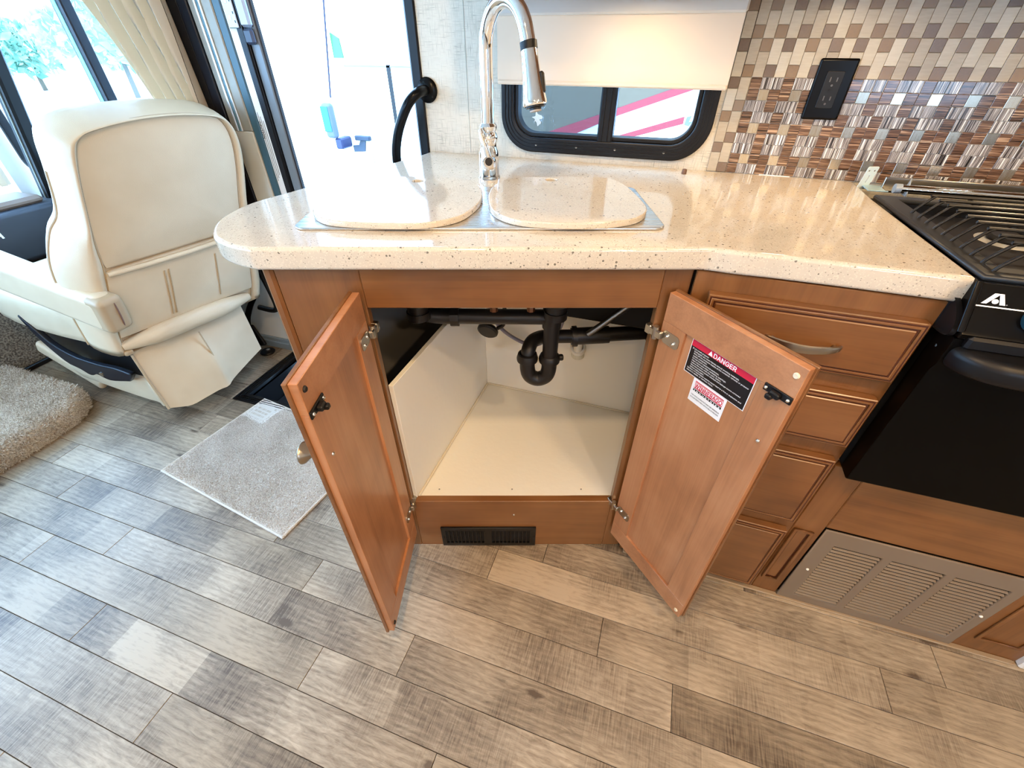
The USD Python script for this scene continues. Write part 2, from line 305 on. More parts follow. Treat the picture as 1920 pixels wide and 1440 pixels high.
# ------------------------------------------------------------------ floor: vinyl planks, each a part
def plank_material(name, k, tint):
    R = [(.25, tuple(q*c for q, c in zip((.31, .28, .27), tint))), (.40, tuple(q*c for q, c in zip((.68, .66, .65), tint))), (.52, tint), (.66, tuple(1.36*c for c in tint))]
    nodes = {'t': ('texture_coordinate', {}), 'o': ('object_info', {}), 'om': ('math', {'math_type': 'multiply', 'value2': 23.0}), 'ov': ('combine_xyz', {}), 'va': ('vector_math', {'math_type': 'add'}),
             'm1': ('mapping', {'scale': (20, 190, 1)}), 'n1': ('noise_texture', {'scale': 1.0, 'detail': 7.0, 'roughness': .74, 'distortion': .7}),
             'm2': ('mapping', {'scale': (9, 34, 1)}), 'n2': ('noise_texture', {'scale': 1.6, 'detail': 6.0, 'roughness': .62, 'distortion': 2.4}),
             'm3': ('mapping', {'scale': (300, 22, 1)}), 'n3': ('noise_texture', {'scale': 1.0, 'detail': 3.0}), 'n3m': ('noise_texture', {'scale': 4.6, 'detail': 3.0}), 'n3r': ('map_range', {'from_min': .48, 'from_max': .62, 'to_min': 0.0, 'to_max': .55, 'clamp': True}),
             'sx': ('separate_xyz', {}), 'bx': ('math', {'math_type': 'multiply', 'value2': 4.115}), 'bf': ('math', {'math_type': 'floor'}), 'wn': ('white_noise_texture', {'dimensions': '1D'}),
             'w2': ('math', {'math_type': 'multiply_add', 'value2': .17, 'value3': -.085}),
             'kn': ('voronoi_texture', {'scale': 5.0}), 'km': ('mapping', {'scale': (1.0, 2.4, 1)}), 'kr': ('map_range', {'from_min': .02, 'from_max': .13, 'to_min': -.30, 'to_max': 0.0, 'clamp': True}),
             'ring': ('wave_texture', {'wave_type': 'rings', 'scale': 3.4, 'distortion': 7.0, 'detail': 2.0, 'detail_scale': 1.0}), 'rm': ('mapping', {'scale': (1.1, 6.5, 1)}),
             'bl': ('map_range', {'from_min': .3, 'from_max': .7, 'to_min': .12, 'to_max': -.15, 'clamp': True}), 'a3': ('math', {'math_type': 'add'}), 'x0': ('mix_float', {'fac': .14}), 'x1': ('mix_float', {'fac': .42}), 'x2': ('mix_float', {}), 'a1': ('math', {'math_type': 'add'}), 'a2': ('math', {'math_type': 'add'}),
             'r': ('rgb_ramp', {'ramp': R}), 'b': ('bump', {'strength': .12, 'distance': .002}), 'p': ('principled_bsdf', {'roughness': .36, 'specular_ior_level': .4})}
    links = [('o.random', 'om.value1'), ('om.value', 'ov.x'), ('om.value', 'ov.y'), ('t.object', 'va.vector1'), ('ov.vector', 'va.vector2'),
             ('va.vector', 'm1.vector'), ('m1.vector', 'n1.vector'), ('va.vector', 'm2.vector'), ('m2.vector', 'n2.vector'), ('va.vector', 'm3.vector'), ('m3.vector', 'n3.vector'), ('va.vector', 'n3m.vector'), ('n3m.fac', 'n3r.value'),
             ('va.vector', 'sx.vector'), ('sx.x', 'bx.value1'), ('bx.value', 'bf.value1'), ('bf.value', 'wn.w'), ('wn.value', 'w2.value1'), ('va.vector', 'km.vector'), ('km.vector', 'kn.vector'), ('kn.distance', 'kr.value'),
             ('va.vector', 'rm.vector'), ('rm.vector', 'ring.vector'), ('n1.fac', 'x0.a'), ('ring.fac', 'x0.b'),
             ('x0.result', 'x1.a'), ('n2.fac', 'x1.b'), ('x1.result', 'x2.a'), ('n3.fac', 'x2.b'), ('n3r.result', 'x2.fac'), ('x2.result', 'a1.value1'), ('w2.value', 'a1.value2'), ('a1.value', 'a2.value1'), ('kr.result', 'a2.value2'),
             ('n3m.fac', 'bl.value'), ('a2.value', 'a3.value1'), ('bl.result', 'a3.value2'), ('a3.value', 'r.fac'), ('r.color', 'p.base_color'), ('n1.fac', 'b.height'), ('b.normal', 'p.normal')]
    return usdkit.material(stage, LK+name, nodes, links, surface='p.BSDF')
plank_mats = [plank_material(f'plank_tone_{k}', k, lin(*c)) for k, c in enumerate([(152, 137, 116), (146, 131, 110), (158, 143, 122)])]
WELL = sbox(-1.545, .936, -.72, YW)
floor = struct('floor', rprism(sbox(-2.62, -1.3, 2.4, YW).difference(WELL), -.03, -.0042, 0), plain('floor_joint', lin(52, 44, 38), .8), label='grey-brown wood-look vinyl plank floor of the motorhome')
PL, PW = .972, .0962
JO = {0: .848, 1: .713, 2: .066, 3: .244, 4: -.378, 5: -.581, 6: -.223, 7: -.848, 8: -.45, 9: -.12, 10: -.76, 11: .3, 12: -.6, 13: 0.1, -1: .42, -2: -.30, -3: .15, -4: .6, -5: .02, -6: .33}
for k in range(-6, 14):
    y1 = .744 - PW*k; y0 = y1-PW; y1 = min(y1, YW)
    x = JO[k] - 6*PL
    while x < 2.0:
        a, b = max(x, -2.57), min(x+PL, 2.0)
        if y0 > .92: b = min(b, -1.552)
        if b-a > .03:
            pg = rbox(a+.0006, y0+.0006, -.0042, b-.0006, y1-.0006, rng.uniform(-.00015, .00015), .0007)
            part(floor, 'plank', pg, plank_mats[rng.integers(0, 3)], smooth=False)
        x += PL
wp = part(floor, 'edge_strip', rbox(.09, .752, 0, 1.02, .7655, .006, .002), plain('cove_strip', lin(150, 130, 104), .5))

# ------------------------------------------------------------------ step well by the entry door
well = thing('step_well', 'dark recessed entry step framed by a ribbed black rim in the floor', 'step well', (-1.13, 1.13, 0))
def ring(poly, w): return poly.difference(poly.buffer(-w, join_style=2))
part(well, 'rim', rprism(ring(sbox(-1.545, .936, -.72, YW-.002), .045), -.02, .005, .002), black_satin)
for q in range(3):
    part(well, 'rim_rib', rprism(ring(sbox(-1.540, .941, -.725, YW-.006).buffer(-.010*q-.003, join_style=2), .003), .004, .0085, .001), black_plastic)
part(well, 'step_tread', rbox(-1.50, .98, -.16, -.76, YW-.01, -.12, .004), plain('step_tread', lin(30, 33, 38), .5, bump=(90, .3, .004)))
part(well, 'riser', cat(sbx(-1.50, .972, -.15, -.76, .980, -.01), sbx(-1.508, .972, -.15, -1.50, YW-.005, -.01), sbx(-.76, .972, -.15, -.752, YW-.005, -.01)), black_plastic)

# ------------------------------------------------------------------ tile backsplash
light_tile = usdkit.material(stage, LK+'tile_light', {'o': ('object_info', {}), 't': ('texture_coordinate', {}), 'm': ('mapping', {'scale': (40, 40, 260)}), 'n': ('noise_texture', {'scale': 1.0, 'detail': 4.0}),
    'x': ('mix_float', {'fac': .55}), 'r': ('rgb_ramp', {'ramp': [(.2, lin(170, 158, 138)), (.5, lin(190, 180, 160)), (.8, lin(206, 198, 180))]}), 'b': ('bump', {'strength': .2, 'distance': .001}), 'p': ('principled_bsdf', {'roughness': .33})},
    [('t.object', 'm.vector'), ('m.vector', 'n.vector'), ('n.fac', 'x.a'), ('o.random', 'x.b'), ('x.result', 'r.fac'), ('r.color', 'p.base_color'), ('n.fac', 'b.height'), ('b.normal', 'p.normal')], surface='p.BSDF')
brown_tile = usdkit.material(stage, LK+'tile_brown', {'o': ('object_info', {}), 't': ('texture_coordinate', {}), 'n': ('noise_texture', {'scale': 300.0, 'detail': 3.0}),
    'x': ('mix_float', {'fac': .7}), 'r': ('rgb_ramp', {'ramp': [(.15, lin(112, 95, 82)), (.45, lin(126, 108, 93)), (.7, lin(142, 117, 90)), (.9, lin(136, 119, 103))]}), 'p': ('principled_bsdf', {'roughness': .33})},
    [('t.object', 'n.vector'), ('n.fac', 'x.a'), ('o.random', 'x.b'), ('x.result', 'r.fac'), ('r.color', 'p.base_color')], surface='p.BSDF')
def stripes(name, sc, ramp):
    return usdkit.material(stage, LK+name, {'o': ('object_info', {}), 'om': ('math', {'math_type': 'multiply', 'value2': 31.0}), 'ov': ('combine_xyz', {}), 't': ('texture_coordinate', {}), 'm': ('mapping', {'scale': sc}), 'va': ('vector_math', {'math_type': 'add'}),
        'n': ('noise_texture', {'scale': 1.0, 'detail': 2.0, 'roughness': .7}), 'r': ('rgb_ramp', {'ramp': ramp}), 'p': ('principled_bsdf', {'roughness': .16, 'coat_weight': .3, 'coat_roughness': .05})},
        [('o.random', 'om.value1'), ('om.value', 'ov.x'), ('om.value', 'ov.y'), ('om.value', 'ov.z'), ('t.object', 'm.vector'), ('m.vector', 'va.vector1'), ('ov.vector', 'va.vector2'), ('va.vector', 'n.vector'), ('n.fac', 'r.fac'), ('r.color', 'p.base_color')], surface='p.BSDF')
stripe_h = stripes('tile_striped_brown', (6, 6, 300), [(.34, lin(30, 22, 18)), (.43, lin(92, 66, 50)), (.48, lin(128, 98, 76)), (.52, lin(60, 42, 34)), (.56, lin(112, 80, 60)), (.64, lin(186, 156, 128))])
stripe_v = stripes('tile_striped_grey', (290, 6, 6), [(.34, lin(34, 31, 32)), (.43, lin(112, 106, 106)), (.48, lin(190, 186, 184)), (.52, lin(74, 68, 68)), (.56, lin(150, 144, 142)), (.62, lin(238, 238, 236))])
accent = usdkit.material(stage, LK+'tile_metal', {'t': ('texture_coordinate', {}), 'm': ('mapping', {'scale': (200, 20, 20)}), 'n': ('noise_texture', {'scale': 1.0}), 'o': ('object_info', {}), 'r': ('rgb_ramp', {'ramp': [(0, lin(150, 142, 128)), (1, lin(210, 200, 180))]}),
    'mr': ('map_range', {'to_min': .12, 'to_max': .26}), 'p': ('principled_bsdf', {'metallic': .85})}, [('t.object', 'm.vector'), ('m.vector', 'n.vector'), ('o.random', 'r.fac'), ('r.color', 'p.base_color'), ('n.fac', 'mr.value'), ('mr.result', 'p.roughness')], surface='p.BSDF')
grout_a = plain('grout_light', lin(176, 164, 144), .7); grout_b = plain('grout_pale', lin(205, 200, 190), .6)
TX, TP, TZ, TR = .0895, .0225, 1.111, .0230
def tile(th, x0, z0, x1, z1, mat, g=.00035):
    o = rng.uniform(0, .0005)
    m = rbox(x0+g, YW-.0042-o, z0+g, x1-g, YW-.0004, z1-g, .0007)
    c = m.bounds.mean(0); t = part(th, 'tile', m, mat, smooth=False)
check = thing('checkered_backsplash', 'backsplash of matte beige and brown checkered tiles above the mosaic band', 'backsplash', (TX, YW, .912))
zt = 1.262
for k in range(0, 34):
    x0 = TX+TP*k; ph = 2 if k % 2 == 0 else 0
    rr = range(-9, 7) if k < 2 else range(0, 7)
    zlo = lambda r: TZ+TR*r if r >= 0 else TZ+.0221*r
    r = rr[0]
    while r <= rr[-1]:
        if (r-ph) % 3 == 0: tile(check, x0, zlo(r), x0+TP, min(zlo(r+1), zt), brown_tile); r += 1
        else:
            q = r+1
            while q <= rr[-1] and (q-ph) % 3 != 0: q += 1
            tile(check, x0, zlo(r), x0+TP, min(zlo(q), zt), light_tile); r = q
part(check, 'grout', sbx(TX-.0005, YW-.0022, TZ, TX+34*TP, YW-.0002, zt), grout_a)
part(check, 'grout', sbx(TX-.0005, YW-.0022, .912, TX+2*TP, YW-.0002, TZ), grout_a)
part(check, 'edge_sliver', rbox(TX+2*TP+.0004, YW-.004, .912, .1352, YW-.0003, TZ-.0005, .0006), light_tile)
part(check, 'tile_gap', sbx(TX+TP-.0007, YW-.0047, TZ, TX+TP+.0007, YW-.001, zt), plain('dark_gap', lin(70, 60, 50), .8))
mosaic = thing('mosaic_backsplash', 'glossy mosaic backsplash band of striped brown and grey tiles with metal squares', 'backsplash', (.5, YW, .912))
MX, MP, MZ = .1355, .0222, .0221
RULE = ['HVV', 'HAH', 'VVH', 'HVV', 'HAH', 'VVH', 'VVH', 'HAH', 'HVV']
rest = []
for s, rule in enumerate(RULE):
    for j in range(46):
        x0, z1 = MX+MP*j, TZ-MZ*s; z0 = max(z1-MZ, .911)
        if j < 30: tile(mosaic, x0, z0, x0+MP, z1, {'H': stripe_h, 'V': stripe_v, 'A': accent}[rule[j % 3]], .0003)
        else: rest.append(rbox(x0+.0003, YW-.0044, z0+.0003, x0+MP-.0003, YW-.0004, z1-.0003, .0006))
part(mosaic, 'tile_field', cat(*rest), stripe_h, smooth=False, kind='stuff')
part(mosaic, 'grout', sbx(MX-.0003, YW-.0026, .911, MX+46*MP, YW-.0002, TZ), grout_b)
part(mosaic, 'metal_edge', rbox(.214, YW-.006, .9105, .284, YW-.0044, .9135, .0006), plain('pale_edge', lin(226, 226, 226), .3), label='pale caulk bead along the tile foot')

# outlet
ob = (.298, YW-.0045, 1.091)
outlet = thing('wall_outlet', 'glossy black duplex outlet with cover plate on the tiled backsplash', 'outlet', ob)
bev = [rprism(stadium(.298, 1.091, .0735, .112, .004), 0, .006, .0035)]
up = lambda m, y=YW-.0044: tf(m, frame((0, y, 0), (1, 0, 0), (0, 0, 1), (0, -1, 0)))
part(outlet, 'cover_plate', up(rprism(stadium(.298, 1.091, .0735, .112, .004), 0, .007, .004)), black_gloss)
ins = part(outlet, 'receptacle_block', up(rprism(stadium(.298, 1.091, .034, .068, .003), .006, .0095, .001)), black_plastic)
for zc in (1.108, 1.074):
    for dx, h in ((-.0065, .009), (.0065, .0075)):
        part(ins, 'slot', up(sbx(.298+dx-.0012, zc+.002-h/2, .0092, .298+dx+.0012, zc+.002+h/2, .0098)), slot_grey)
    part(ins, 'ground_hole', up(mv(trimesh.creation.cylinder(.0022, .0006, sections=14), .298, zc-.0085, .0096)), slot_grey)
part(outlet, 'plate_screw', up(mv(trimesh.creation.cylinder(.0028, .001, sections=16), .298, 1.091, .0097)), black_satin)

# ------------------------------------------------------------------ window over the counter, with a pleated shade
win = structx('window_1', 'black framed sliding window over the counter')
oz0, oz1 = .930, 1.385
outer = stadium((-.468+.078)/2, (oz0+oz1)/2, .546, oz1-oz0, .088, 12); inner = stadium((-.433+.040)/2, (.966+1.35)/2, .473, 1.35-.966, .058, 12)
part(win, 'window_frame', wall_xz(outer.difference(inner), YW-.014, YW-.0002, .004), black_satin)
for q, w in ((.010, .0025), (.019, .0022), (.027, .002)):
    o2 = outer.buffer(-q); part(win, 'frame_bead', wall_xz(o2.difference(o2.buffer(-w)), YW-.0165, YW-.012, .0004), black_satin)
part(win, 'sash', wall_xz(inner.difference(inner.buffer(-.010)), YW-.004, YW+.03, .002), black_satin)
part(win, 'mullion', rbox(-.201, YW-.012, .962, -.161, YW+.022, 1.36, .004), black_satin)
for xb in (-.190, -.176):
    part(win, 'mullion_rib', rbox(xb, YW-.0145, .966, xb+.003, YW-.011, 1.35, .001), black_satin)
part(win, 'glass_pane', wall_xz(inner.intersection(sbox(-.44, .96, -.18, 1.36)).buffer(-.004), YW+.012, YW+.016), tinted_glass)
part(win, 'glass_pane', wall_xz(inner.intersection(sbox(-.18, .96, .05, 1.36)).buffer(-.004), YW+.022, YW+.026), clear_glass)
for xs in (-.3668, -.2538, -.1495, -.0242):
    part(win, 'frame_screw', tf(mv(trimesh.creation.icosphere(2, .0032), 0, 0, 0), frame((xs, YW-.0142, .9487), (1, 0, 0), (0, .5, 0), (0, 0, 1))), zinc)
part(win, 'glass_smudge', wall_xz(Polygon([(-.372+.011*(1+.35*math.sin(5*t)+.2*math.sin(9*t+1))*math.cos(t), 1.008+.014*(1+.35*math.sin(4*t)+.2*math.sin(7*t))*math.sin(t)) for t in np.linspace(0, 2*math.pi, 40)[:-1]]), YW+.0108, YW+.0115), plain('smudge', lin(226, 236, 240), .8, alpha=.8))
shade_fab = usdkit.material(stage, LK+'shade_fabric', {'d': ('principled_bsdf', {'base_color': lin(240, 224, 202), 'roughness': .85}), 'tr': ('translucent_bsdf', {'color': lin(240, 224, 202)}), 'm': ('mix_closure', {'fac': .12})},
    [('d.BSDF', 'm.closure1'), ('tr.BSDF', 'm.closure2')], surface='m.closure')
shade_grey = plain('shade_valance', lin(206, 206, 200), .8)
shade = thing('window_shade', 'cream fabric shade with a grey valance drawn halfway over the counter window', 'window shade', (-.19, 1.27, 1.088))
zs = np.linspace(1.094, 1.224, 20)
part(shade, 'shade_cloth', sheet(np.array([[(x, 1.283+.0015*math.sin(9*x+z*20), z) for x in np.linspace(-.468, .086, 24)] for z in zs]), .0025, (0, 1, 0)), shade_fab)
part(shade, 'bottom_rail', rbox(-.468, 1.277, 1.087, .086, 1.291, 1.097, .003), shade_fab)
part(shade, 'valance', rbox(-.474, 1.266, 1.222, .088, 1.315, 1.262, .004), shade_grey)

# overhead cabinet, only its underside edge shows
oc = thing('overhead_cabinet', 'wooden overhead cabinet whose underside edge shows behind the faucet arch', 'cabinet', (.3, 1.15, 1.25))
part(oc, 'body', rbox(-.508, .99, 1.252, 1.3, YW-.001, 1.99, .004), wood_x)
for k, lx in enumerate((-0.12, 0.30, 0.72)):
    part(oc, 'lamp_rim', lathe([(.031, .0), (.042, .0), (.042, .006), (.036, .008), (.031, .004)], (lx, 1.13, 1.252), (0, 0, -1)), white_plastic)
for k, (lx, ly) in enumerate(LAMPS):
    part(ceiling, 'lamp_rim', lathe([(.057, -.004), (.075, -.004), (.075, .008), (.062, .012), (.057, .004)], (lx, ly, 1.996), (0, 0, -1)), white_plastic)

# ------------------------------------------------------------------ sink cabinet (angled 18.5 degrees)
FD = .711                                                     # distance of its face in the (a, d, z) frame
MW = frame((0, 0, 0), E2, N2, (0, 0, 1))                       # (a, d, z) -> world
def A(m): return tf(m, MW)
sink_cab = thing('sink_cabinet', 'open wooden sink base cabinet with white interior and two swung doors', 'cabinet', W(0, FD, 0), PSI)
part(sink_cab, 'top_rail', A(rbox(-.267, FD, .791, .267, FD+.02, .870, .0015)), wood_x)
part(sink_cab, 'bottom_rail', A(rbox(-.267, FD, .001, .267, FD+.02, .210, .0015)), wood_x)
part(sink_cab, 'stile', A(rbox(-.415, FD, .001, -.2672, FD+.02, .870, .0015)), wood_z)
part(sink_cab, 'stile', A(rbox(.2672, FD, .001, .317, FD+.02, .870, .0015)), wood_z)
part(sink_cab, 'corner_post', A(rbox(-.4345, FD-.004, .001, -.4158, FD+.03, .872, .005)), wood_z)
ep0, ep1 = W(-.432, FD+.025, 0), np.array([-.675, 1.315, 0])
dv = (ep1-ep0)/np.linalg.norm(ep1-ep0); nv = np.array([-dv[1], dv[0], 0])
part(sink_cab, 'end_panel', tf(sbx(0, -.014, .001, np.linalg.norm(ep1-ep0), 0, .868), frame(ep0, dv, nv, (0, 0, 1))), wood_z)
flo = Polygon([(-.470, .605), W(-.264, FD+.021, 0)[:2], W(.266, FD+.021, 0)[:2], W(.315, FD+.021, 0)[:2], (.085, 1.128), (-.470, 1.128)])
part(sink_cab, 'cabinet_floor', rprism(flo, .196, .2095, .0008), white_board)
part(sink_cab, 'side_panel', rbox(-.484, .605, .2097, -.472, 1.142, .596, .001), white_board)
part(sink_cab, 'back_panel', rbox(-.4715, 1.129, .2097, .41, 1.141, .866, .001), white_board)
part(sink_cab, 'corner_bead', cat(rbox(-.472, .61, .2097, -.466, 1.128, .2157, .002)), plain('caulk', lin(214, 206, 188), .5))
part(sink_cab, 'corner_bead', rbox(-.466, 1.123, .2097, .2, 1.129, .2157, .002), plain('caulk_b', lin(206, 198, 180), .5))
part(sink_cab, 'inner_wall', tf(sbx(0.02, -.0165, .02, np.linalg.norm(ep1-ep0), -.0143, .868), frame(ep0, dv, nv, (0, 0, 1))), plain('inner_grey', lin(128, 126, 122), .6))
for k, a in enumerate((-.20, -.0, .19)):
    part(sink_cab, 'floor_staple', A(mv(trimesh.creation.icosphere(1, .0022), a, FD+.04, .2097)), grey_print)
part(sink_cab, 'rail_screw', A(mv(trimesh.creation.icosphere(2, .003), .005, FD-.0005, .150)), zinc)

# doors: panel, frame, hardware are sub-parts of the door
def door(hinge, ang, side):
    """side +1: hinged at the far end of the opening, swings towards the range; -1: towards the entry. Door frame: u from hinge to free edge, v outwards, z up."""
    du = np.array([math.sin(ang)*side, -math.cos(ang)]); dvv = np.array([math.cos(ang), math.sin(ang)*side])*side      # v: away from the opening (outer face)
    ex, ey = E2*du[0]+N2*du[1], E2*dvv[0]+N2*dvv[1]
    M = frame(W(hinge[0], hinge[1], 0), ex, ey, (0, 0, 1))
    R = (lambda m: tf(m, M)) if np.linalg.det(M[:3, :3]) > 0 else (lambda m: _flip(tf(m, M)))
    return R, M
def _flip(m): return trimesh.Trimesh(m.vertices, m.faces[:, ::-1], process=False)
DZ0, DZ1, DW, DT = .080, .829, .262, .018
def build_door(hinge, ang, side, mats, stamp):
    R, M = door(hinge, ang, side); mx, mz = mats
    u0, u1, sw, rw = 0.0, DW, .054, .056
    # panel recessed from the inner face; stiles and rails; a narrow outer edge profile
    d = part(sink_cab, 'door', R(rbox(sw-.006, .006, DZ0+rw-.006, u1-sw+.006, .0125, DZ1-rw+.006, .0006)), mz, label=stamp)
    part(d, 'door_stile', R(rbox(u0, 0, DZ0+rw+.0002, sw, DT, DZ1-rw-.0002, .0007)), mz)
    part(d, 'door_stile', R(rbox(u1-sw, 0, DZ0+rw+.0002, u1, DT, DZ1-rw-.0002, .0007)), mz)
    part(d, 'door_rail', R(rbox(u0, 0, DZ1-rw, u1, DT, DZ1, .0009)), mx)
    part(d, 'door_rail', R(rbox(u0, 0, DZ0, u1, DT, DZ0+rw, .0009)), mx)
    part(d, 'edge_lip', R(cat(rbox(u0, DT-.0055, DZ1-.001, u1+.004, DT+.0015, DZ1+.0025, .001), rbox(u1-.001, DT-.0055, DZ0-.002, u1+.0035, DT+.0015, DZ1+.002, .001))), wood_x)
    for z in (.745, .205):
        h = part(d, 'hinge', R(cat(rprism_uz(stadium(.028, z, .040, .026, .008), -.0022, -.0002), rbox(-.022, -.011, z-.008, .010, -.002, z+.008, .002),
              mv(tf(trimesh.creation.cylinder(.006, .026, sections=16), rot(0, (0, 0, 1))), -.006, -.006, z), rbox(-.030, -.012, z-.010, -.016, .012, z+.010, .002))), zinc)
        for uu in (.020, .037): part(d, 'hinge_screw', R(mv(trimesh.creation.icosphere(2, .0038), uu, -.0024, z+(.004 if uu < .03 else -.004))), chrome)
    cz = .772
    part(d, 'catch_plate', R(rbox(.216, -.0035, cz-.0065, .262 if side < 0 else .261, -.0002, cz+.0065, .001)), black_satin)
    part(d, 'catch_tongue', R(cat(rbox(.228, -.016, cz-.010, .238, -.003, cz-.001, .002), rbox(.230, -.012, cz-.006, .246, -.003, cz+.004, .002))), black_plastic)
    for uu in (.2205, .256): part(d, 'catch_screw', R(mv(trimesh.creation.icosphere(2, .0032), uu, -.0034, cz)), chrome)
    bm = rubber if side < 0 else plain('clear_bumper', lin(222, 206, 176), .2)
    for z in (.812, .098): part(d, 'bumper', R(lathe([(0, .003), (.0035, .003), (.005, .001), (.005, 0)], (.250, 0, z), (0, -1, 0), 18)), bm)
    kz = .677
    part(d, 'knob_screw', R(mv(trimesh.creation.icosphere(2, .0036), .243, -.0006, kz)), chrome)
    part(d, 'knob', R(lathe([(0, 0), (.0075, 0), (.0065, .006), (.006, .012), (.010, .018), (.0165, .024), (.018, .0275), (.0165, .0295), (.010, .0305), (0, .031)], (.243 if side < 0 else .226, DT, kz), (0, 1, 0), 28)), nickel)
    return d, R
def rprism_uz(poly, v0, v1): return tf(rprism(poly, -v1, -v0, 0), rot(math.pi/2, (1, 0, 0)))
WRM = [(.28, lin(142, 92, 58)), (.5, lin(178, 122, 82)), (.72, lin(198, 146, 106))]
inner_pair = (wood('wood_door_x', WRM, 'x', .38), wood('wood_door_z', WRM, 'z', .38))
doorL, RL = build_door((-.270, .700), math.radians(2.0), -1, inner_pair, 'cabinet door swung out square, its plain back facing the opening')
doorR, RR = build_door((.280, .700), math.radians(28.0), 1, inner_pair, 'cabinet door swung wide, warning labels on its back')

# labels on the back of the wide-open door (u, z); the inner face is v = 0, read from -v; u runs with the reading direction
def lab(u0, z0, u1, z1, v, mat, name): part(doorR, name, RR(sbx(u0, -v, z0, u1, -v+.0003, z1)), mat, smooth=False)
def text_on(s, u, z, h, v, mat, name, width=None, bold=False):
    m = meshkit.text_mesh(s, h, .0002, bold)
    if width: m.apply_scale((width/max(m.extents[0], 1e-6), 1, 1))
    m = tf(m, frame((u, -v, z), (1, 0, 0), (0, 0, 1), (0, -1, 0)))
    part(doorR, name, RR(m), mat, smooth=False)
V0 = -.0058                                                   # the panel lies 6 mm back; labels sit on rail level film just over the panel
lv = -.0055
lab(.069, .702, .199, .771, lv+.0002, paper_white, 'danger_label')
lab(.0705, .7035, .1975, .7575, lv+.0006, black_print, 'danger_label_field')
lab(.0705, .7575, .1975, .7697, lv+.0006, red_print, 'danger_label_band')
text_on('DANGER', .1165, .7592, .0085, lv+.0009, white_print, 'danger_lettering', .046, True)
part(doorR, 'danger_symbol', RR(tf(rprism(Polygon([(.1065, .7590), (.1155, .7590), (.111, .7685)]), 0, .0003, 0), frame((0, -lv-.0006, 0), (1, 0, 0), (0, 0, 1), (0, -1, 0)))), white_print, smooth=False)
LINES = ['If you smell propane:', 'Extinguish any open flames and all smoking materials.', 'Shut off the propane supply at the container valve(s) or propane', 'supply connection.', 'Do not touch electrical switches.', 'Open doors and other ventilating openings.', 'Leave the area until the odor clears.',
         'Have the propane system checked and leakage source corrected', 'before using again.', 'Ignition of flammable vapors could lead to a fire or explosion and', 'result in death or serious injury.']
for k, s in enumerate(LINES):
    text_on(s, .0745 if k in (0, 9, 10) else .0795, .7530-.0045*k, .0026, lv+.0009, white_print, 'warning_text', None if len(s) < 30 else min(.117, .00178*len(s)))
lab(.095, .652, .168, .7015, lv+.0002, paper_white, 'company_label')
lab(.1005, .6965, .163, .6980, lv+.0006, red_print, 'company_rule')
lab(.1005, .6825, .163, .6955, lv+.0006, red_print, 'company_band')
lab(.1010, .6845, .1625, .6945, lv+.0008, paper_white, 'company_field')
text_on('WINNEBAGO', .1018, .6852, .0085, lv+.0011, red_print, 'company_name', .060, True)
lab(.1005, .6768, .163, .6812, lv+.0006, black_print, 'company_strip')
text_on('I N D U S T R I E S', .1025, .6775, .0028, lv+.0009, white_print, 'company_line', .058, True)
for k in range(2): text_on(('THIS VEHICLE MANUFACTURED AND ASSEMBLED', 'IN CONFORMITY WITH APPLICABLE STANDARDS')[k], .099, .6665-.0055*k, .0026, lv+.0006, grey_print, 'small_print', .064)

# floor register in the bottom rail
reg = thing('floor_register', 'black slotted heat register set low in the sink cabinet', 'vent', W(-.068, FD-.004, .052), PSI)
hole = [sbox(a, .020, a+.0078, .080) for k in range(10) for a in (-.190+.0112*k, -.058+.0112*k)]
part(reg, 'face_plate', A(wall_xz(sbox(-.203, .006, .068, .094).difference(unary_union(hole)), FD-.007, FD-.0004, .0015)), black_plastic)
for k in range(10):
    for a in (-.190+.0112*k, -.058+.0112*k): part(reg, 'fin', A(rbox(a+.0080, FD-.0085, .019, a+.0110, FD-.0068, .081, .0006)), black_plastic)
part(reg, 'duct', A(sbx(-.195, FD-.0015, .016, .060, FD-.0004, .084)), dark_void)
for a in (-.197, .062): part(reg, 'plate_screw', A(mv(trimesh.creation.icosphere(2, .003), a, FD-.0066, .05)), black_satin)

# ------------------------------------------------------------------ countertop with the sink cut-out
def arc(c, r, a0, a1, n=10): return [(c[0]+r*math.cos(t), c[1]+r*math.sin(t)) for t in np.linspace(math.radians(a0), math.radians(a1), n)]
fr = lambda a: tuple(W(a, .692, 0)[:2])
ctl = [fr(-.40)] + [fr(a) for a in np.linspace(-.3, .27, 6)]
bend = smooth_path([(*fr(.27), 0), (*fr(.32), 0), (.135, .757, 0), (.21, .760, 0), (.30, .760, 0)], 5)[5:-5, :2]
ctl += [tuple(p) for p in bend] + [(.30, .760), (.449, .757), (.449, .77), (.437, .95), (.424, 1.16), (.424, 1.318), (-.700, 1.318), (-.703, 1.262)]
left = smooth_path([(-.760, 1.0, 0), (-.797, .82, 0), (-.815, .735, 0), (-.811, .672, 0), (-.788, .608, 0), (-.741, .553, 0), (-.690, .527, 0), (*fr(-.43), 0), (*fr(-.38), 0)], 6)[:-6, :2]
ctl += [tuple(p) for p in left]
cp = Polygon(ctl).buffer(0)
SW = lambda a0, d0, a1, d1, r: Polygon([tuple(W(x, y, 0)[:2]) for x, y in np.array(sbox(a0+r, d0+r, a1-r, d1-r).buffer(r, quad_segs=6).exterior.coords)])
cut = SW(-.378, .785, .262, 1.040, .03)
top = rprism(cp.difference(cut), .872, .912, .007, 4)
ctop = single('countertop', top, counter_mat, 'speckled cream solid countertop with a rounded end, running to the range', 'countertop')

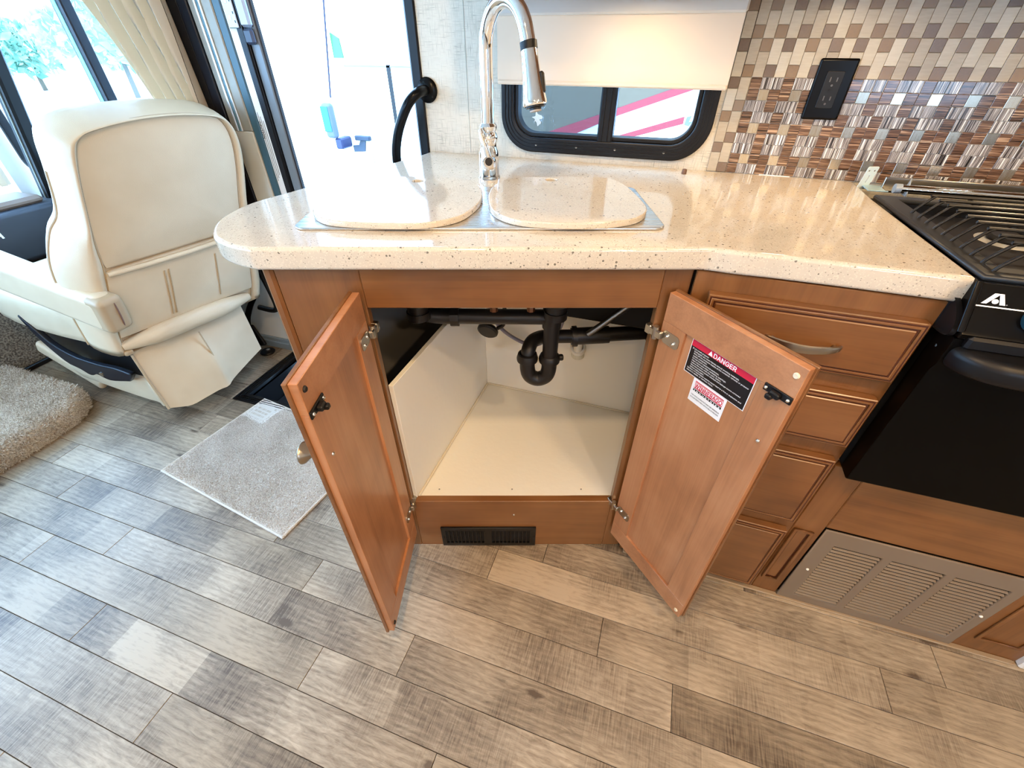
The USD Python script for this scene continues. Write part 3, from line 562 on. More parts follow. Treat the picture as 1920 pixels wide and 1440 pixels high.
# sink: rim and two bowls
ms = lambda m: A(m)
sink = thing('double_sink', 'stainless steel double sink with its rim set into the countertop', 'sink', W(-.058, .935, .912), PSI)
bow1, bow2 = (-.352, .80, -.080, 1.028), (-.030, .80, .232, 1.028)
rp = stadium(-.0585, .912, .669, .276, .022)
def brect(b, g=0): return stadium((b[0]+b[2])/2, (b[1]+b[3])/2, b[2]-b[0]-2*g, b[3]-b[1]-2*g, .075)
part(sink, 'rim', ms(rprism(rp.difference(brect(bow1)).difference(brect(bow2)), .9122, .9165, .0018)), steel)
deck = stadium(-.055, 1.125, .16, .09, .035)
for b, dz in ((bow1, .175), (bow2, .175)):
    o, i = brect(b, -.0012), brect(b, .0012)
    rings = [np.c_[np.array(i.exterior.coords)[:-1], np.full(len(i.exterior.coords)-1, .913)]]
    c = np.array([(b[0]+b[2])/2, (b[1]+b[3])/2])
    for z, s in ((.78, .97), (.752, .93), (.742, .85), (.738, .3)):
        q = np.array(i.exterior.coords)[:-1]; rings.append(np.c_[c+(q-c)*s, np.full(len(q), z)])
    inner_m = loft(rings, False); rings2 = [r-np.array([0, 0, .002]) for r in rings]; rings2 = [np.c_[c+(r[:, :2]-c)*1.01, r[:, 2]] for r in rings2]
    part(sink, 'bowl', ms(cat(inner_m, loft([rings2[0]]+rings2[1:], True))), dark_void if False else plain('bowl_coating', lin(40, 40, 44), .6) if b is bow1 else '/World/Looks/bowl_coating')
    part(sink, 'drain_fitting', ms(lathe([(.042, .738), (.046, .730), (.034, .712), (.024, .708), (.024, .690), (.027, .690), (.027, .672), (.020, .672)], (c[0], c[1]-.03, 0), (0, 0, 1))), abs_pipe)
CVL = [(-.062, .915), (-.072, .86), (-.095, .805), (-.14, .772), (-.20, .764), (-.30, .775), (-.345, .795), (-.375, .84), (-.378, .90), (-.372, 1.00), (-.355, 1.06), (-.325, 1.088), (-.25, 1.093), (-.17, 1.092), (-.115, 1.075), (-.075, 1.02), (-.063, .97)]
CVR = [(-.048, .915), (-.038, .845), (-.012, .80), (.03, .775), (.10, .765), (.17, .770), (.225, .795), (.255, .845), (.258, .915), (.252, 1.00), (.242, 1.045), (.215, 1.080), (.15, 1.092), (.06, 1.092), (.0, 1.075), (-.035, 1.03), (-.047, .97)]
def cover(P, hole, label):
    pts = smooth_path([(x, y, 0) for x, y in P], 5, True)[:, :2]
    m = rprism(Polygon([tuple(W(x, y, 0)[:2]) for x, y in pts]).difference(Point(*W(*hole, 0)[:2]).buffer(.0125, quad_segs=8)), .9167, .9282, .0025, 3)
    return single('sink_cover', m, counter_mat, label, 'sink cover')
cover(CVL, (-.212, 1.052), 'rounded speckled sink cover lying over the bowl on the entry door side')
cover(CVR, (.090, 1.062), 'rounded speckled sink cover lying over the bowl on the range side')

# ------------------------------------------------------------------ faucet
fb = np.array([-.055, 1.140]); fdv = np.array([.085, -.118]); fl = np.linalg.norm(fdv); fdv = fdv/fl
FP = lambda s, z: W(fb[0]+fdv[0]*s, fb[1]+fdv[1]*s, z)
fau = thing('kitchen_faucet', 'tall chrome gooseneck faucet with pull-down spray head behind the sink', 'faucet', W(fb[0], fb[1], .912))
part(fau, 'base_body', lathe([(0, .911), (.026, .911), (.0265, .917), (.024, .922), (.0235, .960), (.022, .972), (.0185, .980), (.0175, .990), (.0205, .996), (.0215, 1.002), (.0195, 1.008), (.0165, 1.012), (.0195, 1.018), (.0205, 1.024), (.0155, 1.030), (0, 1.030)], W(fb[0], fb[1], 0), (0, 0, 1)), chrome)
R0 = fl/2
path = [FP(0, 1.02), FP(0, 1.09), FP(0, 1.150)] + [FP(R0*(1-math.cos(t)), 1.158+1.10*R0*math.sin(t)) for t in np.linspace(.12, math.pi-.35, 16)]
pend = path[-1]; ptan = path[-1]-path[-2]; ptan /= np.linalg.norm(ptan); path.append(pend+ptan*.012)
path = smooth_path(path, 4)
part(fau, 'spout', tube(path, .0143, 24), chrome)
e0 = path[-1]; hd = ptan*.8+np.array([0, 0, -.45]); hd /= np.linalg.norm(hd)
part(fau, 'collar', tube([e0-hd*.001, e0+hd*.011], .0162, 24), black_satin)
part(fau, 'spray_head', lathe([(0, .010), (.0150, .010), (.0158, .018), (.0172, .040), (.0200, .070), (.0226, .088), (.0238, .094), (.0238, .099), (.0215, .101), (0, .101)], e0, hd, 36), chrome)
part(fau, 'spray_nozzle', lathe([(0, .0995), (.0185, .0995), (.0185, .1035), (.012, .1045), (.012, .108), (0, .108)], e0, hd, 28), black_plastic, label='dark nozzle with a pale centre')
part(fau, 'aerator', lathe([(0, .107), (.0115, .107), (.0115, .1105), (0, .1115)], e0, hd, 20), plain('aerator_grey', lin(170, 160, 150), .35))
side = np.cross(hd, (0, 0, 1)); side /= np.linalg.norm(side)
bo = -N2*.25 + E2; bo = bo - hd*(bo@hd); bo /= np.linalg.norm(bo)
part(fau, 'spray_button', tf(roundbox(-.0045, -.008, -.018, .004, .008, .018, .004), frame(e0+hd*.066+bo*.0195, bo, np.cross(hd, bo), hd)), black_plastic)
vb = W(fb[0], fb[1]-.012, .950); vd = -N2*.85+E2*.05+np.array([0, 0, .25]); vd /= np.linalg.norm(vd)
part(fau, 'valve_hub', lathe([(0, -.006), (.017, -.006), (.017, .010), (.015, .016), (.0125, .020), (0, .020)], vb, vd, 28), chrome)
part(fau, 'hub_cap', lathe([(0, .0195), (.0085, .0195), (.0085, .0208), (0, .0208)], vb, vd, 20), black_satin)
lp = [vb+vd*.010+np.array([0, 0, .010]), vb+vd*.012-E2*.006+np.array([0, 0, .030]), vb+vd*.010-E2*.014+np.array([0, 0, .055]), vb+vd*.010-E2*.018+np.array([0, 0, .068])]
part(fau, 'lever', tube(smooth_path(lp, 5), np.linspace(.0075, .0048, 16), 16), chrome)

# ------------------------------------------------------------------ plumbing under the sink
plm = thing('drain_plumbing', 'black plastic drain pipes with a curved trap under the sink', 'pipes', W(.095, .92, .56))
pr = .0185
part(plm, 'elbow_pipe', tube(smooth_path([W(-.22, .905, .71), W(-.22, .91, .685), W(-.205, .918, .662), W(-.17, .92, .655), W(-.14, .92, .655)], 5), pr, 18), abs_pipe)
part(plm, 'slip_nut', tube([W(-.148, .92, .655), W(-.128, .92, .655)], .0245, 10), abs_pipe)
part(plm, 'cross_pipe', tube([W(-.14, .92, .655), W(.10, .92, .653)], pr, 18), abs_pipe)
part(plm, 'tee_pipe', cat(tube([W(.097, .905, .72), W(.097, .92, .50)], pr+.001, 18), tube([W(.097, .92, .69), W(.097, .92, .625)], pr+.0045, 18)), abs_pipe)
part(plm, 'trap_nut', lathe([(.0205, -.012), (.027, -.012), (.028, -.004), (.025, .006), (.0205, .010)], W(.097, .92, .535), (0, 0, 1), 20), abs_pipe)
part(plm, 'nut_lug', A(rbox(.12, .912, .527, .133, .928, .541, .003)), abs_pipe)
u = [W(.097, .92, .52), W(.097, .92, .497), W(.090, .92, .474), W(.069, .921, .463), W(.048, .922, .474), W(.041, .924, .497), W(.040, .926, .53)]
part(plm, 'trap_bend', tube(smooth_path(u, 6), pr+.0015, 20), abs_pipe)
part(plm, 'trap_nut', lathe([(.0205, -.010), (.0275, -.010), (.028, -.002), (.0245, .010), (.0205, .012)], W(.040, .926, .532), (0, 0, 1), 20), abs_pipe)
part(plm, 'trap_arm', tube(smooth_path([W(.040, .926, .53), W(.042, .930, .548), W(.052, .95, .562), W(.075, .975, .560), W(.11, .99, .553), W(.165, 1.0, .548)], 6), pr, 18), abs_pipe)
part(plm, 'arm_coupling', tube([W(.160, 1.0, .547), W(.262, 1.002, .552)], .0235, 20), abs_pipe)
part(plm, 'coupling_flange', tube([W(.163, 1.0, .547), W(.176, 1.0, .548)], .0285, 12), abs_pipe)
part(plm, 'arm_pipe', tube([W(.255, 1.002, .552), W(.50, 1.006, .566)], pr+.001, 18), abs_pipe)
part(plm, 'arm_elbow', tube([W(.365, 1.004, .558), W(.43, 1.005, .562)], .026, 18), abs_pipe)
part(plm, 'vent_riser', tube(smooth_path([W(.398, 1.00, .56), W(.402, .99, .60), W(.40, .985, .70)], 5), .021, 18), abs_pipe)
for a in (-.042, .044): part(plm, 'brass_fitting', lathe([(0, 0), (.010, 0), (.010, .012), (.008, .016), (.008, .04), (0, .04)], W(a, .895, .684), (0, 0, 1), 8), brass, label='brass supply fitting')
capo = W(-.064, 1.02, .560); cn = np.array(W(0, -1, 0))*.8+np.array([0, 0, -.35])+E2*-.25; cn /= np.linalg.norm(cn)
single('valve_cap', cat(lathe([(0, 0), (.026, 0), (.029, .004), (.029, .010), (.024, .014), (0, .015)], capo, cn, 28), tube(smooth_path([capo+E2*.024, capo+E2*.040+np.array([0, 0, .012]), W(-.020, 1.02, .60), W(-.02, 1.01, .66), W(-.02, 1.0, .72)], 5), .0055, 10)), black_plastic, 'round black cap hanging on its strap behind the drain pipes', 'valve cap')
single('drain_hose', tube(smooth_path([(-.448, 1.10, .56), (-.43, 1.105, .495), (-.39, 1.108, .45), (-.327, 1.11, .422), (-.28, 1.11, .43), (-.22, 1.1, .50), (-.2, 1.08, .60)], 7), .0058, 12), hose_grey, 'thin grey hose looping along the white back board', 'hose')
single('supply_hose', tube(smooth_path([W(.20, .975, .570), W(.235, .972, .602), W(.275, .970, .640), W(.32, .968, .68), W(.36, .965, .72)], 6), .0085, 14), metal_hose, 'braided grey supply hose slanting up beside the drain arm', 'hose')
stub = thing('pipe_stub', 'short white pipe stub with collar through the white back board', 'pipe', (-.16, 1.128, .42))
part(stub, 'collar', lathe([(.016, 0), (.024, 0), (.024, .012), (.0215, .016), (.016, .016)], (-.160, 1.128, .425), (0, -.6, .8), 24), white_plastic)
part(stub, 'foam_ring', lathe([(0, -.02), (.022, -.02), (.020, .0), (0, .0)], (-.160, 1.1275, .418), (0, -.4, .9), 18), plain('foam', lin(214, 212, 196), .9, bump=(200, .6, .004)))
part(stub, 'pipe', tube([(-.160, 1.116, .432), (-.158, 1.10, .465), (-.156, 1.08, .50)], .013, 16), white_plastic)
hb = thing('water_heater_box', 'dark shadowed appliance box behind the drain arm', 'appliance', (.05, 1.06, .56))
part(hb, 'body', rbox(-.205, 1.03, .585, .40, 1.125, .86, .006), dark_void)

# ------------------------------------------------------------------ drawer cabinet beside the sink corner
YF = .765
drw = thing('drawer_cabinet', 'wooden cabinet with a bank of four profiled drawers beside the range', 'cabinet', (.26, YF, 0))
part(drw, 'face_frame', rbox(.079, YF, .001, .4385, YF+.02, .870, .0015), wood_z)
part(drw, 'side_stile', rbox(.4388, YF, .001, .4985, YF+.02, .500, .0015), wood_z)
def fancy(th, x0, z0, x1, z1, name='drawer'):
    fy = lambda a, b, c, d, y0, y1, r=.002: rbox(a, y0, b, c, y1, d, r)
    d = part(th, name, fy(x0, z0, x1, z1, YF-.0185, YF-.0005, .0015), wood_x)
    for q, w, y in ((.0058, .0046, .0205),):
        ringp = sbox(x0+q, z0+q, x1-q, z1-q); part(d, 'bead', wall_xz(ringp.difference(ringp.buffer(-w, join_style=2)), YF-y, YF-.018, .0012), wood_x)
    ringp = sbox(x0+.0032, z0+.0032, x1-.0032, z1-.0032); part(d, 'glaze_line', wall_xz(ringp.difference(ringp.buffer(-.0022, join_style=2)), YF-.0188, YF-.018, 0), wood_glaze)
    ringp = sbox(x0+.0108, z0+.0108, x1-.0108, z1-.0108); part(d, 'glaze_line', wall_xz(ringp.difference(ringp.buffer(-.0024, join_style=2)), YF-.0188, YF-.018, 0), wood_glaze)
    part(d, 'raised_field', fy(x0+.0134, z0+.0134, x1-.0134, z1-.0134, YF-.0215, YF-.018, .002), wood_x)
    return d
d1 = fancy(drw, .106, .724, .427, .838)
hx0, hx1, hz = .214, .328, .777
hp = [(hx0, YF-.021, hz+.001), (hx0+.006, YF-.030, hz+.001), (hx0+.028, YF-.040, hz), ((hx0+hx1)/2, YF-.044, hz-.001), (hx1-.028, YF-.040, hz), (hx1-.006, YF-.030, hz+.001), (hx1, YF-.021, hz+.001)]
P = smooth_path(hp, 6); 
rings = []
for k, p in enumerate(P):
    t = P[min(k+1, len(P)-1)]-P[max(k-1, 0)]; t /= np.linalg.norm(t); s = np.cross(t, (0, 0, 1)); s /= np.linalg.norm(s)
    wz = .0035+.0045*math.sin(math.pi*k/(len(P)-1))
    rings.append([p+s*.0022+np.array([0, 0, wz*.8]), p+np.array([0, 0, wz]), p-s*.0022+np.array([0, 0, wz*.8]), p-s*.003, p-s*.0022-np.array([0, 0, wz*.8]), p-np.array([0, 0, wz]), p+s*.0022-np.array([0, 0, wz*.8]), p+s*.003])
part(d1, 'handle', loft(rings), nickel)
for hx in (hx0+.010, hx1-.010): part(d1, 'handle_post', rod((hx, YF-.020, hz), (hx, YF-.034, hz), .0042), nickel)
fancy(drw, .106, .566, .427, .684); fancy(drw, .106, .318, .427, .525); fancy(drw, .106, .030, .427, .281)
# narrow recessed panel between drawers and grille
part(drw, 'recessed_panel', rbox(.447, YF-.0008, .068, .480, YF+.004, .280, .0005), wood_z)
rg = sbox(.443, .064, .484, .284)
part(drw, 'panel_moulding', wall_xz(rg.difference(rg.buffer(-.007, join_style=2)), YF-.007, YF-.0003, .002), wood_z)
part(drw, 'panel_glaze', wall_xz(rg.buffer(-.007, join_style=2).difference(rg.buffer(-.010, join_style=2)), YF-.0015, YF-.0005, 0), wood_glaze)

# wood front under the range
rfr = thing('range_base_front', 'stained wooden panel below the range around the air grille', 'cabinet front', (.75, YF, 0))
part(rfr, 'top_panel', rbox(.4990, YF, .308, 1.026, YF+.02, .505, .0015), wood_x)
part(rfr, 'end_panel', rbox(.8905, YF, .001, 1.026, YF+.02, .3075, .0015), wood_z)
rg2 = sbox(.915, .055, 1.005, .262)
part(rfr, 'panel_moulding', wall_xz(rg2.difference(rg2.buffer(-.008, join_style=2)), YF-.006, YF-.0003, .002), wood_z)
part(rfr, 'backing', rbox(.4992, YF+.012, .001, .890, YF+.02, .3078, .001), dark_void)
grl = thing('air_grille', 'taupe metal return air grille with three bays of louvers at floor level', 'vent', (.695, YF, .004))
bays = [(.535, .630), (.650, .750), (.770, .868)]
go = sbox(.4992, .004, .8898, .3072)
part(grl, 'frame', wall_xz(go.difference(unary_union([sbox(a, .031, b, .258) for a, b in bays])), YF-.007, YF-.0004, .003), grille_paint)
for a, b in bays:
    for k in range(19):
        z = .0345+.01185*k
        V = []
        sl = tri([(a, YF-.0065, z), (b, YF-.0065, z), (b, YF-.0060, z+.0010), (a, YF-.0060, z+.0010), (a, YF-.0012, z+.0036), (b, YF-.0012, z+.0036), (b, YF-.0006, z+.0026), (a, YF-.0006, z+.0026)], [(0, 1, 2), (0, 2, 3), (3, 2, 5), (3, 5, 4), (4, 5, 6), (4, 6, 7), (7, 6, 1), (7, 1, 0), (0, 3, 4), (0, 4, 7), (1, 6, 5), (1, 5, 2)])
        part(grl, 'louver', sl, grille_paint, smooth=False)
for x, z in ((.520, .150), (.874, .150)): part(grl, 'grille_screw', mv(trimesh.creation.icosphere(2, .0036), x, YF-.0072, z), white_plastic)
struct('trim_1', rbox(1.0265, YF-.014, 0, 1.05, YF+.04, .9, .004), plain('white_trim', lin(226, 222, 214), .4), label='white corner trim at the end of the range front')

# ------------------------------------------------------------------ range (cooktop and oven)
SX0, SX1 = .445, 1.012
rng_ = thing('range', 'black built-in gas range with sloping control panel and oven door', 'range', (.73, .76, .5))
part(rng_, 'body', sbx(SX0+.002, YF-.002, .505, SX1, 1.24, .895), black_satin)
ck = Polygon([(.424, 1.168), (.449, .752), (SX1+.004, .752), (SX1+.004, 1.168)])
inn = Polygon([(.461, 1.140), (.483, .792), (SX1-.03, .792), (SX1-.03, 1.140)])
part(rng_, 'cooktop_flange', rprism(ck.difference(inn.buffer(-.001)), .9105, .9205, .004, 3), plain('cooktop_flange', lin(34, 36, 38), .4))
part(rng_, 'cooktop_well', cat(rprism(inn, .862, .868, 0), loft([np.c_[np.array(inn.exterior.coords)[:-1], np.full(4, .868)], np.c_[np.array(inn.exterior.coords)[:-1], np.full(4, .9122)]], False)), plain('well_enamel', lin(8, 8, 9), .22))
for q, (bx, by) in enumerate([(.600, 1.01), (.66, .86), (.86, .97)]):
    b = part(rng_, 'burner', lathe([(0, .868), (.060, .868), (.062, .882), (.054, .894), (.034, .897), (0, .897)], (bx, by, 0), (0, 0, 1), 28), plain('burner_alloy', lin(196, 194, 186), .35, .3) if q == 0 else LK+'burner_alloy', label='pale alloy burner')
    part(b, 'burner_cap', lathe([(0, .895), (.030, .895), (.032, .900), (.027, .905), (0, .906)], (bx, by, 0), (0, 0, 1), 28), black_satin)
grate = thing('cooking_grate', 'black wire grate of parallel bent rods over the cooktop', 'grate', (.73, .97, .92))
for k in range(10):
    y = .772+.0303*k
    p = [(.463-.055*(y-.83), y, .919), (.468-.055*(y-.83), y, .9285), (.484-.06*(y-.83), y, .9475), (.490-.06*(y-.83), y, .9520), (.503-.06*(y-.83), y, .9530), (.75, y, .9530), (.965, y, .9530), (.985, y, .947), (.996, y, .922)]
    part(grate, 'grate_rod', tube(smooth_path(p, 4), .0027, 8), black_iron)
for x in (.53, .735, .95): part(grate, 'cross_rod', rod((x, .768, .9475), (x, 1.05, .9475), .0032, 8), black_iron)
# rear tube and brackets of the range cover
cov = thing('range_cover_hinge', 'chrome tube and bright brackets behind the cooktop against the mosaic', 'hinge rail', (.7, 1.20, .912))
part(cov, 'tube', rod((.478, 1.205, .927), (1.0, 1.205, .927), .0085, 18), chrome)
part(cov, 'channel', cat(rbox(.462, 1.228, .9125, 1.03, 1.262, .917, .001), rbox(.462, 1.255, .9125, 1.03, 1.262, .938, .001)), zinc)
part(cov, 'foot_strip', rbox(.428, 1.225, .9128, .468, 1.275, .916, .001), plain('strip_pale', lin(160, 186, 190), .35))
fl0 = tf(rprism(stadium(0, .018, .024, .050, .003).difference(unary_union([Point(-.006, .034).buffer(.0019), Point(.006, .034).buffer(.0019), sbox(-.001, .008, .001, .024)])), 0, .0022, .0004), frame((.430, 1.268, .9135), (.95, .3, 0), (.06, -.18, .98), (-.29, .94, .17)))
part(cov, 'upright_tab', fl0, plain('bright_tab', lin(214, 232, 236), .3))
part(cov, 'tube_end', cat(lathe([(0, 0), (.0095, 0), (.0095, .012), (0, .012)], (.467, 1.205, .927), (1, 0, 0), 20), tf(rprism(Polygon([(-.012, 0), (.014, 0), (.002, .034)]), 0, .003, .0005), frame((.489, 1.205, .914), (0, 1, 0), (0, 0, 1), (1, 0, 0)))), plain('clear_clip', lin(150, 160, 168), .25))
for x in (.50, .80):
    part(cov, 'spring_clip', cat(rbox(x, 1.268, .9135, x+.030, 1.292, .9165, .001), tf(rbox(0, 0, 0, .030, .020, .003, .001), frame((x, 1.270, .917), (1, 0, 0), (0, -.5, .87), (0, -.87, -.5)))), zinc)

# control panel, logo, knobs, handle, oven door
pd = np.array([0, -.026, -.062]); pl = np.linalg.norm(pd); pdn = pd/pl; pnn = np.cross((1, 0, 0), -pdn); pnn = pnn if pnn[1] < 0 else -pnn
prof = [(.742, .9125), (.716, .8505), (.712, .846), (.714, .838), (.765, .838), (.765, .9125)]
part(rng_, 'control_panel', tf(rprism(Polygon(prof), SX0, SX1, .003, 2), frame((0, 0, 0), (0, 1, 0), (0, 0, 1), (1, 0, 0))), black_gloss)
part(rng_, 'panel_edge', tf(rprism(Polygon([(.7445, .9135), (.7135, .8485), (.7105, .8500), (.7405, .9150)]), SX0-.007, SX0+.003, .0025, 3), frame((0, 0, 0), (0, 1, 0), (0, 0, 1), (1, 0, 0))), black_gloss)
part(rng_, 'side_trim', tf(rprism(Polygon(smooth_path([(.766, .884, 0), (.745, .876, 0), (.726, .862, 0), (.719, .846, 0), (.728, .834, 0), (.766, .828, 0)], 5)[:, :2]), .4405, SX0-.006, .003, 2), frame((0, 0, 0), (0, 1, 0), (0, 0, 1), (1, 0, 0))), black_satin)
PF = frame((0, .742, .9125), (1, 0, 0), -pdn, pnn)
def onp(m, lift=.0): return tf(m, PF @ trimesh.transformations.translation_matrix((0, 0, lift)))
LM = -.0304                                                    # local y runs up the panel from its top edge
part(rng_, 'panel_line', onp(sbx(SX0+.003, LM-.0011, 0, 1.0, LM+.0008, .0006)), white_print, smooth=False)
lx = .4535
logoA = Polygon([(lx, -.0269), (lx+.0062, -.0269), (lx+.0175, -.0138), (lx+.0182, -.0118), (lx+.0115, -.0118)])
logoB = Polygon([(lx+.0175, -.0118), (lx+.0222, -.0118), (lx+.0280, -.0269), (lx+.0215, -.0269), (lx+.0180, -.0142)])
part(rng_, 'logo', onp(rprism(logoA, 0, .0006, 0)), white_print, smooth=False)
part(rng_, 'logo', onp(rprism(logoB, 0, .0006, 0)), white_print, smooth=False)
part(rng_, 'logo_dot', onp(rprism(affinity.scale(Point(lx+.0153, -.0228).buffer(.0034), 1.15, 1.0), 0, .0006, 0)), white_print, smooth=False)
part(rng_, 'logo_mark', onp(rprism(Point(lx+.0295, -.0258).buffer(.0008), 0, .0006, 0)), grey_print, smooth=False)
for k in range(5):
    kx = .5240+.105*k
    ko = np.array([0, 0, 0]); c = (PF @ np.array([kx, -.0400, 0, 1]))[:3]
    kb = part(rng_, 'control_knob', lathe([(0, 0), (.019, 0), (.0195, .004), (.018, .014), (.016, .022), (.0145, .024), (0, .024)], c, pnn, 28), plain('knob_teal', lin(30, 62, 72), .25) if k == 0 else LK+'knob_teal')
    part(kb, 'knob_mark', tf(sbx(-.0016, -.002, .0235, .0016, .014, .0246), frame(c, (1, 0, 0), -pdn, pnn)), white_print, smooth=False)
# oven door with a deep moulded handle ledge
part(rng_, 'oven_door', tf(rprism(Polygon([(.764, .836), (.764, .5055), (.728, .5055), (.723, .512), (.722, .775), (.716, .790), (.716, .836)]), SX0, SX1, .003, 2), frame((0, 0, 0), (0, 1, 0), (0, 0, 1), (1, 0, 0))), plain('oven_black', lin(4, 4, 4), .35, specular_ior_level=.1))
led = Polygon(smooth_path([(SX0+.004, .765, 0), (SX0+.004, .720, 0), (SX0+.012, .698, 0), (SX0+.034, .680, 0), (SX0+.07, .670, 0), (SX0+.16, .667, 0), (SX1-.16, .667, 0), (SX1-.07, .670, 0), (SX1-.02, .69, 0), (SX1-.004, .720, 0), (SX1-.004, .765, 0)], 5)[:, :2])
part(rng_, 'door_handle', rprism(led, .788, .826, .014, 5), black_satin)
part(rng_, 'handle_recess', rbox(SX0+.012, .706, .824, SX1-.012, .75, .845, .004), black_satin)
part(rng_, 'side_screw', tf(mv(trimesh.creation.icosphere(2, .003), 0, 0, 0), frame((SX0+.0005, .742, .808), (.3, 0, 0), (0, 1, 0), (0, 0, 1))), plain('dull_screw', lin(70, 76, 80), .4))

# small nub on the countertop
single('counter_peg', lathe([(0, 0), (.006, 0), (.006, .008), (.0045, .0105), (0, .011)], (.035, 1.265, .9125), (0, 0, 1), 16), plain('peg_brown', lin(110, 80, 60), .4), 'small brown peg standing on the countertop near the window', 'peg')

# grab handle by the door
gh = thing('grab_handle', 'black curved tubular grab handle with a round wall flange by the entry door', 'grab handle', (-.6905, YW, 1.065))
part(gh, 'wall_flange', lathe([(0, 0), (.030, 0), (.031, .004), (.026, .010), (.016, .014), (0, .015)], (-.692, YW-.0005, 1.066), (0, -1, 0), 30), black_gloss)
gp = [(-.692, YW-.008, 1.066), (-.693, YW-.035, 1.066), (-.699, YW-.060, 1.060), (-.718, YW-.072, 1.040), (-.742, YW-.074, 1.005), (-.763, YW-.074, .965), (-.776, YW-.074, .925), (-.781, YW-.073, .885), (-.780, YW-.071, .84), (-.772, YW-.062, .78), (-.750, YW-.045, .73), (-.715, YW-.035, .70)]
part(gh, 'tube', tube(smooth_path(gp, 5), .0130, 18), black_gloss)
for dx, dz in ((-.014, .018), (.018, -.014)): part(gh, 'flange_screw', mv(trimesh.creation.icosphere(2, .0036), -.692+dx, YW-.0095, 1.066+dz), black_satin)

# ------------------------------------------------------------------ captain's chair, seen from behind
leather = usdkit.material(stage, LK+'cream_leather', {'t': ('geometry', {}), 'n': ('noise_texture', {'scale': 6.0, 'detail': 3.0}), 'v': ('voronoi_texture', {'scale': 420.0}), 'r': ('rgb_ramp', {'ramp': [(.3, lin(204, 184, 152)), (.7, lin(216, 198, 167))]}),
    'b': ('bump', {'strength': .08, 'distance': .002}), 'p': ('principled_bsdf', {'roughness': .42, 'specular_ior_level': .4})}, [('t.position', 'n.vector'), ('t.position', 'v.vector'), ('n.fac', 'r.fac'), ('r.color', 'p.base_color'), ('v.distance', 'b.height'), ('b.normal', 'p.normal')], surface='p.BSDF')
piping_mat = plain('piping', lin(178, 156, 124), .45)
chair = thing('captains_chair', 'cream leather captain\'s chair seen from behind by the entry door', 'chair', (-1.85, 1.0, 0))
ya = math.radians(13.5); ln = math.radians(13.4)
CT = np.array([math.sin(ya), math.cos(ya), 0]); CB = np.array([math.cos(ya), -math.sin(ya), 0])
CU = CB*math.sin(ln)+np.array([0, 0, math.cos(ln)]); CN = CB*math.cos(ln)-np.array([0, 0, math.sin(ln)])
CO = np.array([-1.62, .78, .33])
def C(t, u, f=0.0): return CO+CT*t+CU*u-CN*f                    # t across, u up the back, f forward
def resample(P, n):
    P = np.vstack([P, P[:1]]); s = np.r_[0, np.cumsum(np.linalg.norm(np.diff(P, axis=0), axis=1))]; q = np.linspace(0, s[-1], n, endpoint=False)
    return np.stack([np.interp(q, s, P[:, k]) for k in range(P.shape[1])], 1)
rear = [(-.044, .02), (-.028, .148), (.010, .311), (.020, .387), (.032, .457), (.060, .582), (.082, .648), (.100, .671), (.132, .684), (.235, .699), (.346, .699), (.440, .685), (.474, .663), (.489, .611), (.484, .53), (.460, .388), (.444, .227), (.430, .10), (.412, .02)]
front = [(-.098, .02), (-.092, .15), (-.074, .304), (-.035, .400), (.006, .453), (.030, .56), (.044, .640), (.066, .673), (.132, .697), (.240, .704), (.346, .702), (.462, .686), (.512, .655), (.530, .60), (.530, .53), (.512, .388), (.50, .227), (.500, .10), (.486, .02)]
rs = smooth_path([(a, b, 0) for a, b in rear], 5)[:, :2]; fs = smooth_path([(a, b, 0) for a, b in front], 5)[:, :2]
cen = rs.mean(0)
def ringf(s, f, k=1.0, base=None):
    q = (1-s)*rs+s*fs; q = cen+(q-cen)*k; return np.array([C(a, b, f) for a, b in q])
rings = [ringf(0, .012, .86), ringf(0, .004, .97), ringf(0, .002), ringf(.09, -.009), ringf(.26, -.014), ringf(.45, -.008), ringf(.66, .012), ringf(.88, .045), ringf(1.0, .078), ringf(1.0, .105), ringf(1.0, .125, .995), ringf(.97, .145, .97), ringf(.9, .165, .90), ringf(.8, .175, .7)]
part(chair, 'backrest', loft(rings), leather, smooth=50)
# crowned rear panel: fill of the rear outline
def panel(outline, crown, off, thick, n=40):
    ol = resample(np.asarray(outline, float), 90); c = ol.mean(0); R = []
    for k in np.linspace(.02, 1, 10): R.append(np.array([C(a, b, off-crown*(1-k**2.6)) for a, b in c+(ol-c)*k]))
    back = [np.array([C(a, b, off+thick) for a, b in ol])]
    return loft(R+back)
up_out = [tuple(p) for p in rs if p[1] > .312]
up_out = [(.016, .316)]+up_out+[(.452, .316)]
up_in = (np.array(up_out)-np.mean(up_out, 0))*.985+np.mean(up_out, 0)
part(chair, 'rear_panel', panel(up_in, .012, -.001, .02), leather, smooth=40)
low_out = [(-.037, .080), (-.018, .19), (.010, .308), (.452, .308), (.440, .19), (.425, .072)]
part(chair, 'map_pocket', panel(low_out, .006, -.006, .02), leather, smooth=40)
part(chair, 'pocket_hem', tube([C(.012, .305, -.012), C(.12, .303, -.017), C(.25, .302, -.018), C(.36, .304, -.017), C(.448, .306, -.012)], .007, 10), leather)
for t0, u0, t1, u1 in ((.157, .262, .131, .098), (.170, .262, .143, .098), (.326, .262, .302, .100)):
    part(chair, 'pocket_seam', tube([C(t0, u0, -.0125), C((t0+t1)/2, (u0+u1)/2, -.0135), C(t1, u1, -.011)], .0022, 8), piping_mat)
part(chair, 'top_piping', tube([C(a, b, -.001) for a, b in rs if b > .03], .0030, 8), piping_mat)
part(chair, 'side_piping', tube([C(a, b, .108) for a, b in fs[:26]], .0040, 8), piping_mat)
roll = smooth_path([C(-.045, .045, .0), C(.05, .050, -.014), (C(.17, .052, -.018)), C(.3, .048, -.016), C(.400, .040, -.004)], 5)
